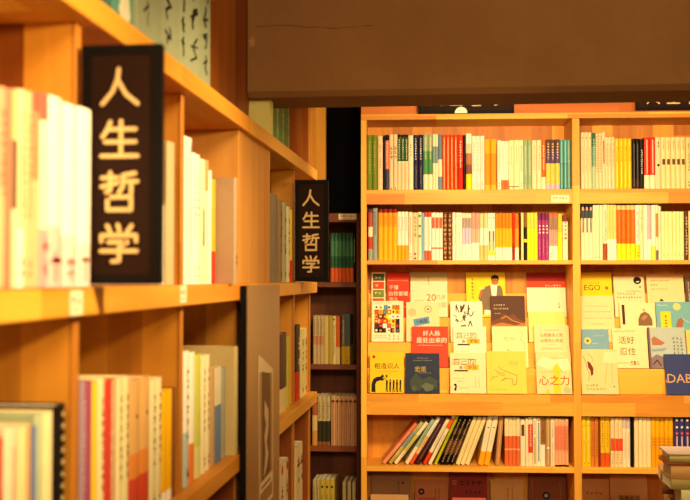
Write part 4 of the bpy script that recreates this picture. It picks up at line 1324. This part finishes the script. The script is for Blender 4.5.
Yp0, Yp1 = onX(137, 10, -.425).y, onX(207.5, 60, -.43).y
cp = root('calligraphy_print', Matrix.Translation((-.425, Yp0, ZTop + .0006)) @ Matrix.Rotation(math.pi / 2, 4, 'Z'), 'pale green calligraphy board with brushed black characters standing on the top shelf', 'art print')
Wp = Yp1 - Yp0
m = MB()
m.box((0, 0, 0), (Wp, .018, .40), paint((.58, .62, .50), .7, .1), .001)  # board colour lowered to stand in for dim light above the shelf
m.build('board', cp)
m = MB()
ar = Art(m, lambda u, v, k: (u, -.0001 - .00002 * k, v))
rn = random.Random(5)
for q, (uf, ww) in enumerate(((.10, .022), (.36, .030), (.56, .014), (.72, .040), (.90, .026))):
    v = .03
    while v < .36:
        u0 = uf * Wp
        hh = rn.uniform(.022, .05)
        pts = [(u0 + rn.uniform(-1, 1) * ww * .5, v + hh * f) for f in (1, .8, .6, .35, .1)]
        ar.stroke(pts, rn.uniform(.003, .0065), (.10, .11, .08))
        ar.stroke([(u0 - ww * .5, v + hh * rn.uniform(.3, .8)), (u0 + ww * .5, v + hh * rn.uniform(.4, .9))], rn.uniform(.002, .005), (.12, .13, .10))
        v += hh + .008
for uf in (.235, .47, .82):
    ar.rect(uf * Wp, 0, uf * Wp + .0012, .40, (.45, .48, .36))
o = m.build('brushwork', cp)
o['label'] = 'black brush characters'
Yq0 = onX(112, 4, -.43).y
pb = root('picture_book', Matrix.Translation((-.43, Yq0, ZTop + .0006)) @ Matrix.Rotation(math.pi / 2, 4, 'Z'), 'teal and white picture book beside the calligraphy board on the top shelf', 'book')
m = MB()
wq = Yp0 - Yq0 - .004
m.box((0, 0, 0), (wq, .002, .3), paint((.35, .58, .52)), .0005)
m.box((0, .012, 0), (wq, .014, .3), paint((.35, .58, .52)), .0005)
m.box((0, 0.0005, 0), (.002, .0135, .3), paint((.3, .5, .46)), .0005)
ar = Art(m, lambda u, v, k: (u, -.0001 - .00003 * k, v))
ar.poly([(0, .0), (wq * .35, .03), (wq * .5, .0)], (.2, .35, .25))
ar.poly([(wq * .3, .03), (wq * .7, .09), (wq * .9, .03), (wq * .6, .0)], (.85, .85, .72))
m.build('cover', pb)
m = MB()
m.box((.002, .002, .002), (wq - .002, .012, .298), M_page)
m.build('page_block', pb)

# ---------------------------------------------------------------- corner bookcase
YC = P0.y + DEP + .012
cX1 = onY(361.4, 300, YC).x
cX0 = XBK + .02
cw = cX1 - cX0
cb = root('bookcase', Matrix.Translation((cX0, YC, 0)), 'narrow wooden bookcase coloured dark for the unlit corner between the two pine bookcases', 'bookcase')
CO = Vector((cX0, YC, 0))
cz = lambda py: onY(345, py, YC).z
ZC = [cz(213.2), cz(282.3), cz(364.8), cz(447.0), cz(447.0) - .33]
CD = .22
shp = lambda nm, a, b, mat=W_corner: lbox(nm, a, b, mat, .001, cb, CO)
W_corner2 = wood('shaded_pine_shelf', (.52, .28, .14), (.36, .18, .08), 'Z', 'X', .05, .5)  # shelf boards darkened likewise for the corner's shade
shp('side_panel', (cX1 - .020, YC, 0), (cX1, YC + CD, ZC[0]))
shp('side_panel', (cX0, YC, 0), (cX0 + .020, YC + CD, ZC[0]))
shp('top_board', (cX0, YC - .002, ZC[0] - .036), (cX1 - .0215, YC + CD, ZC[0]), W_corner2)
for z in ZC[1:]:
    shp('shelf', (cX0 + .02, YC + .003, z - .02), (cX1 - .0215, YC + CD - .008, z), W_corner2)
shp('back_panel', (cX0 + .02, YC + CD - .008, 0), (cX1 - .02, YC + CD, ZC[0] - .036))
p = onY(347.6, 216.8, YC)
label_part(cb, Matrix.Translation(Vector((p.x, YC - .0022, p.z)) - CO), .074, .024, 21)


def corner_runs(runs, zb, where):
    global seed
    prev = None
    for (a, b, n, pt, look, bands, marks) in runs:
        seed += 1
        Y = YC + .02
        xa, xb = onY(a, pt, Y).x, onY(b, pt, Y).x
        t = (xb - xa) / n
        h = onY((a + b) / 2, pt, Y).z - zb
        me = [('cover', cover_mesh(t * .965, h, .14, bands, marks=marks, seed=seed)), ('page_block', page_mesh(t * .965, h, .14))]
        labs = run_labels(look, n, where, prev)
        src = None
        for i in range(n):
            mw = Matrix.Translation((xa + i * t, Y, zb + .0006))
            if src is None:
                src = put_book(me, mw, labs[i], 'books in the dark corner bookcase')
            else:
                copy_book(src, mw, labs[i])
        prev = look


corner_runs([
    (330.4, 353.4, 6, 233.4, 'dark green with orange foot', [(0, (.78, .34, .14)), (.29, (.14, .34, .24)), (.53, (.24, .46, .34)), (.85, (.14, .34, .24))], [('c', .5, .95, .3, (.5, .65, .45))]),
    (353.6, 355.4, 1, 234, 'thin black', [(0, (.07, .06, .06))], TITW),
], ZC[1], 'first shelf of the dark corner bookcase')
corner_runs([
    (313.0, 323.6, 3, 315.8, 'pinkish-grey', [(0, (.72, .64, .46)), (.4, (.72, .5, .38)), (.58, (.72, .66, .48))], [('c', .6, .95, .5, GINK)]),
    (323.6, 328.4, 1, 316, 'beige', [(0, (.76, .68, .44))], None),
    (328.4, 332.4, 1, 316, 'olive', [(0, (.64, .58, .20))], None),
    (332.4, 336.0, 1, 316.2, 'pale dotted', [(0, (.80, .74, .52))], [('c', .2, .8, .5, GINK), ('d', .93, .93, .5, INK, 1)]),
    (336.0, 340.0, 1, 316.4, 'orange-topped cream', [(0, (.82, .76, .54)), (.35, (.80, .38, .14))], None),
    (341.4, 345.4, 1, 314.8, 'grey with yellow foot', [(0, (.80, .66, .18)), (.36, (.42, .44, .40))], TITW),
    (345.4, 350.0, 1, 314.4, 'slate with yellow foot', [(0, (.80, .66, .18)), (.36, (.35, .40, .42))], TITG),
], ZC[2], 'second shelf of the dark corner bookcase')
corner_runs([
    (312.2, 317.4, 1, 397, 'buff with yellow foot', [(0, (.78, .56, .25)), (.3, (.80, .7, .46)), (.62, (.62, .36, .22))], None),
    (317.6, 330.2, 3, 396.6, 'cream over dark green', [(0, (.55, .35, .2)), (.08, (.20, .20, .12)), (.5, (.74, .68, .48))], [('c', .55, .9, .5, GINK)]),
    (331.0, 357.0, 6, 396.6, 'pink-brown striped', [(0, (.78, .60, .44)), (.93, (.80, .66, .46))], [('b', .88, .92, .7, DR), ('b', .0, .98, .12, (.35, .15, .1)), ('c', .1, .6, .3, (.6, .4, .3))]),
], ZC[3], 'third shelf of the dark corner bookcase')
corner_runs([
    (312.6, 319.6, 2, 480.5, 'dull cream', [(0, (.72, .66, .44))], [('c', .3, .9, .5, GINK)]),
    (319.8, 334.6, 3, 480.0, 'olive yellow dotted', [(0, (.74, .66, .26))], [('d', .85, .85, .5, INK, 1), ('c', .3, .7, .4, (.5, .42, .2))]),
    (342.4, 346.0, 1, 482.2, 'separate cream', [(0, (.80, .74, .54))], None),
    (347.4, 351.0, 1, 482.2, 'middle separate cream', [(0, (.80, .74, .54))], None),
    (352.2, 355.8, 1, 482.4, 'outer separate cream', [(0, (.80, .74, .54))], None),
], ZC[4], 'fourth shelf of the dark corner bookcase')

# wooden board standing on the corner bookcase
p0, p1 = onY(309, 150, YC + .03), onY(325.5, 150, YC + .03)
wb = root('wooden_board', Matrix.Translation((p0.x - .10, YC + .03, ZC[0] + .0005)), 'plain pine board standing on top of the dark corner bookcase', 'board')
m = MB()
m.box((0, 0, 0), (p1.x - p0.x + .10, .03, 1.0), W_up, .002)
m.build('board', wb)

# ---------------------------------------------------------------- beam, room
b0 = onX(247, 97, Xup + .001)      # lower front corner of the beam at the bookcase column
zbm = b0.z
d = ray(262, 108.6)
b1 = CAM + d * ((zbm - CAM.z) / d.z)
d = ray(690, 101.5)
b2 = CAM + d * ((zbm - CAM.z) / d.z)
print('beam', b0, b1, b2)
ddir = (b2 - b1).normalized()
ctop = 2.95
fr0 = Vector((Xup + .002, b0.y, zbm))
dep_b = max(.10, (b1.y - b0.y))
rr0 = fr0 + Vector((0, dep_b, 0))
LBm = 3.4
m = MB()
ch = .012
# section in (depth, height): chamfered lower front arris
e = Vector((ddir.x, ddir.y, 0)).normalized()
nrm = Vector((-e.y, e.x, 0))
sec = [(0, ch), (ch, 0), (dep_b, 0), (dep_b, ctop - zbm), (0, ctop - zbm)]
m.prism([fr0 + nrm * a + Vector((0, 0, b)) for a, b in sec], e * LBm, M_beam)
rn = random.Random(3)
# a hairline crack, a little proud smear of filler along it
zc = onY(262, 27, b0.y).z
pts = []
ucr = .02
while ucr < .30:
    pts.append((ucr, zc + .004 * math.sin(ucr * 23) + rn.uniform(-.0015, .0015) - .01 * ucr))
    ucr += .02
ar = Art(m, lambda u, v, k: tuple(fr0 + e * u - nrm * (.0004) + Vector((0, 0, v - zbm))))
for (a, b), (c, dd_) in zip(pts, pts[1:]):
    wv = rn.uniform(.0005, .0014)
    m.face([ar.to3(a, b - wv, 1), ar.to3(c, dd_ - wv, 1), ar.to3(c, dd_ + wv * .4, 1), ar.to3(a, b + wv * .4, 1)], M_crack)
zp = onY(253, 42, b0.y).z
m.face([ar.to3(.010 + .012 * math.cos(q * .7) * (1 + .3 * math.sin(q * 2)) * .6, zp + .011 * math.sin(q * .7) * (1 + .4 * math.cos(q * 3)), 1) for q in range(9)], M_patch)
structure(m.build('trim_1', mw=Matrix()), 'broad brown plastered concrete beam')

XR = 2.6
YW = YC + CD + .15
for nm, a, b, mt in (('floor', (-.9, -4.6, -.05), (XR, YW, 0), M_floor),
                     ('ceiling', (-.9, -4.6, ctop), (XR, YW, ctop + .05), M_wall),
                     ('wall_left', (-.9, -4.6, 0), (-.72, YW, ctop), M_wall),
                     ('wall_right', (XR, -4.6, 0), (XR + .1, YW, ctop), M_wall),
                     ('wall_back', (-.9, YW, 0), (XR, YW + .1, ctop), M_dark),
                     ('wall_front', (-.9, -4.7, 0), (XR, -4.6, ctop), M_wall)):
    m = MB()
    m.box(a, b, mt)
    structure(m.build(nm, mw=Matrix()))
m = MB()
m.box((XR - .015, -4.6, 0), (XR, YW, .09), W_table, .002)
structure(m.build('baseboard_right', mw=Matrix()))

# ---------------------------------------------------------------- stack of books on a table, lower right
YS = 2.8
TZ = CAM.z - .245 * YS - .03
tb = root('display_table', Matrix.Translation((.60, YS - .06, 0)), 'wooden display table under the stacked books in the lower right corner', 'table')
tz_top = onY(680, 520, YS).z
m = MB()
m.box((0, 0, tz_top - .03), (.9, .28, tz_top), W_table, .003)
m.build('tabletop', tb)
for x in (.03, .82):
    for y in (.02, .21):
        m = MB()
        m.box((x, y, 0), (x + .05, y + .05, tz_top - .03), W_table, .003)
        m.build('leg', tb)
m = MB()
m.box((.08, .03, tz_top - .09), (.82, .05, tz_top - .03), W_table, .002)
m.build('apron', tb)


def flat_book(px0, py0, py1, w, dpt, cols, label, yaw=0, Y=YS, spine=True, par_z=None):
    """lying book, spine or page edge towards the viewer"""
    global seed
    seed += 1
    p = onY(px0, py1, Y)
    t = onY(px0, py0, Y).z - p.z
    zb = par_z if par_z is not None else p.z
    t = onY(px0, py0, Y).z - zb
    # standing mesh rotated: local x (thickness) -> up
    R = Matrix.Rotation(yaw, 4, 'Z') @ Matrix.Rotation(-math.pi / 2, 4, 'Y')
    # after Ry(-90): x -> z, z -> -x ; shift so that it spans +x
    mw = Matrix.Translation((p.x, Y, zb + .0004)) @ Matrix.Rotation(yaw, 4, 'Z') @ Matrix.Translation((w, 0, 0)) @ Matrix.Rotation(-math.pi / 2, 4, 'Y')
    r = root('book', mw, label, 'book', 'books stacked on the table')
    o = bpy.data.objects.new('cover', cover_mesh(t - .0008, w, dpt, cols, marks=[('c', .3, .7, .4, INK)], seed=seed))
    C.objects.link(o)
    o.parent = r
    o = bpy.data.objects.new('page_block', page_mesh(t - .0008, w, dpt))
    C.objects.link(o)
    o.parent = r
    return zb + t


z = tz_top
for (py0, px0, col, lab, yw) in (
        (507, 681, (.55, .42, .25), 'brown book at the bottom of the blurred stack', .02),
        (490, 681.5, (.86, .86, .62), 'thick pale green-cream book low in the blurred stack', -.02),
        (479, 671.5, (.68, .62, .38), 'olive brown book in the middle of the blurred stack', .03),
        (465.8, 671, (.84, .66, .40), 'tan book with dark lower edge in the blurred stack', 0),
        (462.6, 667.4, (.55, .28, .18), 'thin red-brown booklet inside the blurred stack', .02),
        (455.2, 669.6, (.74, .68, .40), 'khaki book just below the top of the blurred stack', -.01),
        (453.0, 667.6, (.84, .76, .72), 'thin pale lilac book topmost of the blurred stack', .01)):
    z = flat_book(px0, py0, py0 + 10, .19, .115, [(0, col)], lab, yw, par_z=z)
# fanned paperbacks beside the stack
zq = tz_top
for i, (py0, px0, col) in enumerate(((504, 667, (.52, .34, .2)), (494, 664.0, (.72, .50, .28)), (482, 662, (.62, .42, .24)), (470.5, 660.5, (.72, .50, .30)))):
    names = ['lowest', 'second lowest', 'second highest', 'topmost']
    p = onY(px0, py0, YS + .13)
    zt = p.z
    t = zt - zq
    mw = Matrix.Translation((p.x, YS + .13, zq + .0004)) @ Matrix.Rotation(math.radians(-22 + 5 * i), 4, 'Z') @ Matrix.Translation((.06, 0, 0)) @ Matrix.Rotation(-math.pi / 2, 4, 'Y')
    seed += 1
    r = root('book', mw, f'{names[i]} of the askew brown paperbacks behind the blurred stack', 'book', 'askew brown paperbacks')
    for nm, me in (('cover', cover_mesh(t - .0008, .06, .12, [(0, col)], marks=[('c', .1, .9, .3, CR)], seed=seed)), ('page_block', page_mesh(t - .0008, .06, .12))):
        o = bpy.data.objects.new(nm, me)
        C.objects.link(o)
        o.parent = r
    zq = zt

# ---------------------------------------------------------------- light
WARM = (1, .70, .35)


def spot(name, loc, target, power, size, blend=.8, rad=.05, col=WARM):
    l = bpy.data.lights.new(name, 'SPOT')
    l.energy = power
    l.color = col
    l.spot_size = math.radians(size)
    l.spot_blend = blend
    l.shadow_soft_size = rad
    o = bpy.data.objects.new(name, l)
    C.objects.link(o)
    o.location = loc
    o.rotation_euler = (Vector(target) - Vector(loc)).to_track_quat('-Z', 'Y').to_euler()
    return o


def area(name, loc, target, power, sx, sy, col=WARM):
    l = bpy.data.lights.new(name, 'AREA')
    l.shape = 'RECTANGLE'
    l.size, l.size_y = sx, sy
    l.energy = power
    l.color = col
    o = bpy.data.objects.new(name, l)
    C.objects.link(o)
    o.location = loc
    o.rotation_euler = (Vector(target) - Vector(loc)).to_track_quat('-Z', 'Y').to_euler()
    return o


for i, (x, y, e) in enumerate(((-.14, 2.64, 17), (.26, 2.60, 88), (.72, 2.62, 33), (1.12, 2.70, 28))):
    spot('spot_lamp_rear', (x, y, CAM.z + .475), (x, 3.95, CAM.z - .12), e, 140, 1, .09)
spot('spot_lamp_side', (.46, .80, CAM.z + .38), (-.42, 1.02, CAM.z + .12), 84, 56, 1, .06)
spot('spot_lamp_side', (.42, 1.52, CAM.z + .38), (-.42, 1.62, CAM.z + .12), 66, 56, 1, .06)
spot('spot_lamp_side', (.30, 2.10, CAM.z + .34), (-.42, 2.45, CAM.z - .20), 12, 100, .8, .06)
area('fill_light', (.9, .1, ctop - .05), (.2, 2.6, 1.2), 22, 1.0, .8)  # unseen area fill added to brighten the beam and left bookcase
area('fill_light', (.7, -2.4, ctop - .05), (.3, 3.0, 1.3), 150, 1.0, .8)  # unseen fill further back, added to reach the rear shelves under the beam

w = bpy.data.worlds.new('World')
bpy.context.scene.world = w
w.use_nodes = True
bg = w.node_tree.nodes['Background']
bg.inputs[0].default_value = (1, .7, .4, 1)
bg.inputs[1].default_value = .25

# ---------------------------------------------------------------- camera
cam = bpy.data.cameras.new('camera')
co = bpy.data.objects.new('camera', cam)
C.objects.link(co)
co.location = CAM
co.rotation_euler = (math.pi / 2 + PITCH, 0, YAW)
cam.sensor_width = 36
cam.lens = 36 * FPX / 690
cam.clip_start = .02
cam.dof.use_dof = True
cam.dof.focus_distance = 3.4
cam.dof.aperture_fstop = 6.0
sc = bpy.context.scene
sc.camera = co
sc.view_settings.view_transform = 'Standard'
sc.view_settings.look = 'None'
sc.view_settings.gamma = 1
sc.view_settings.use_curve_mapping = False
sc.view_settings.exposure = 0
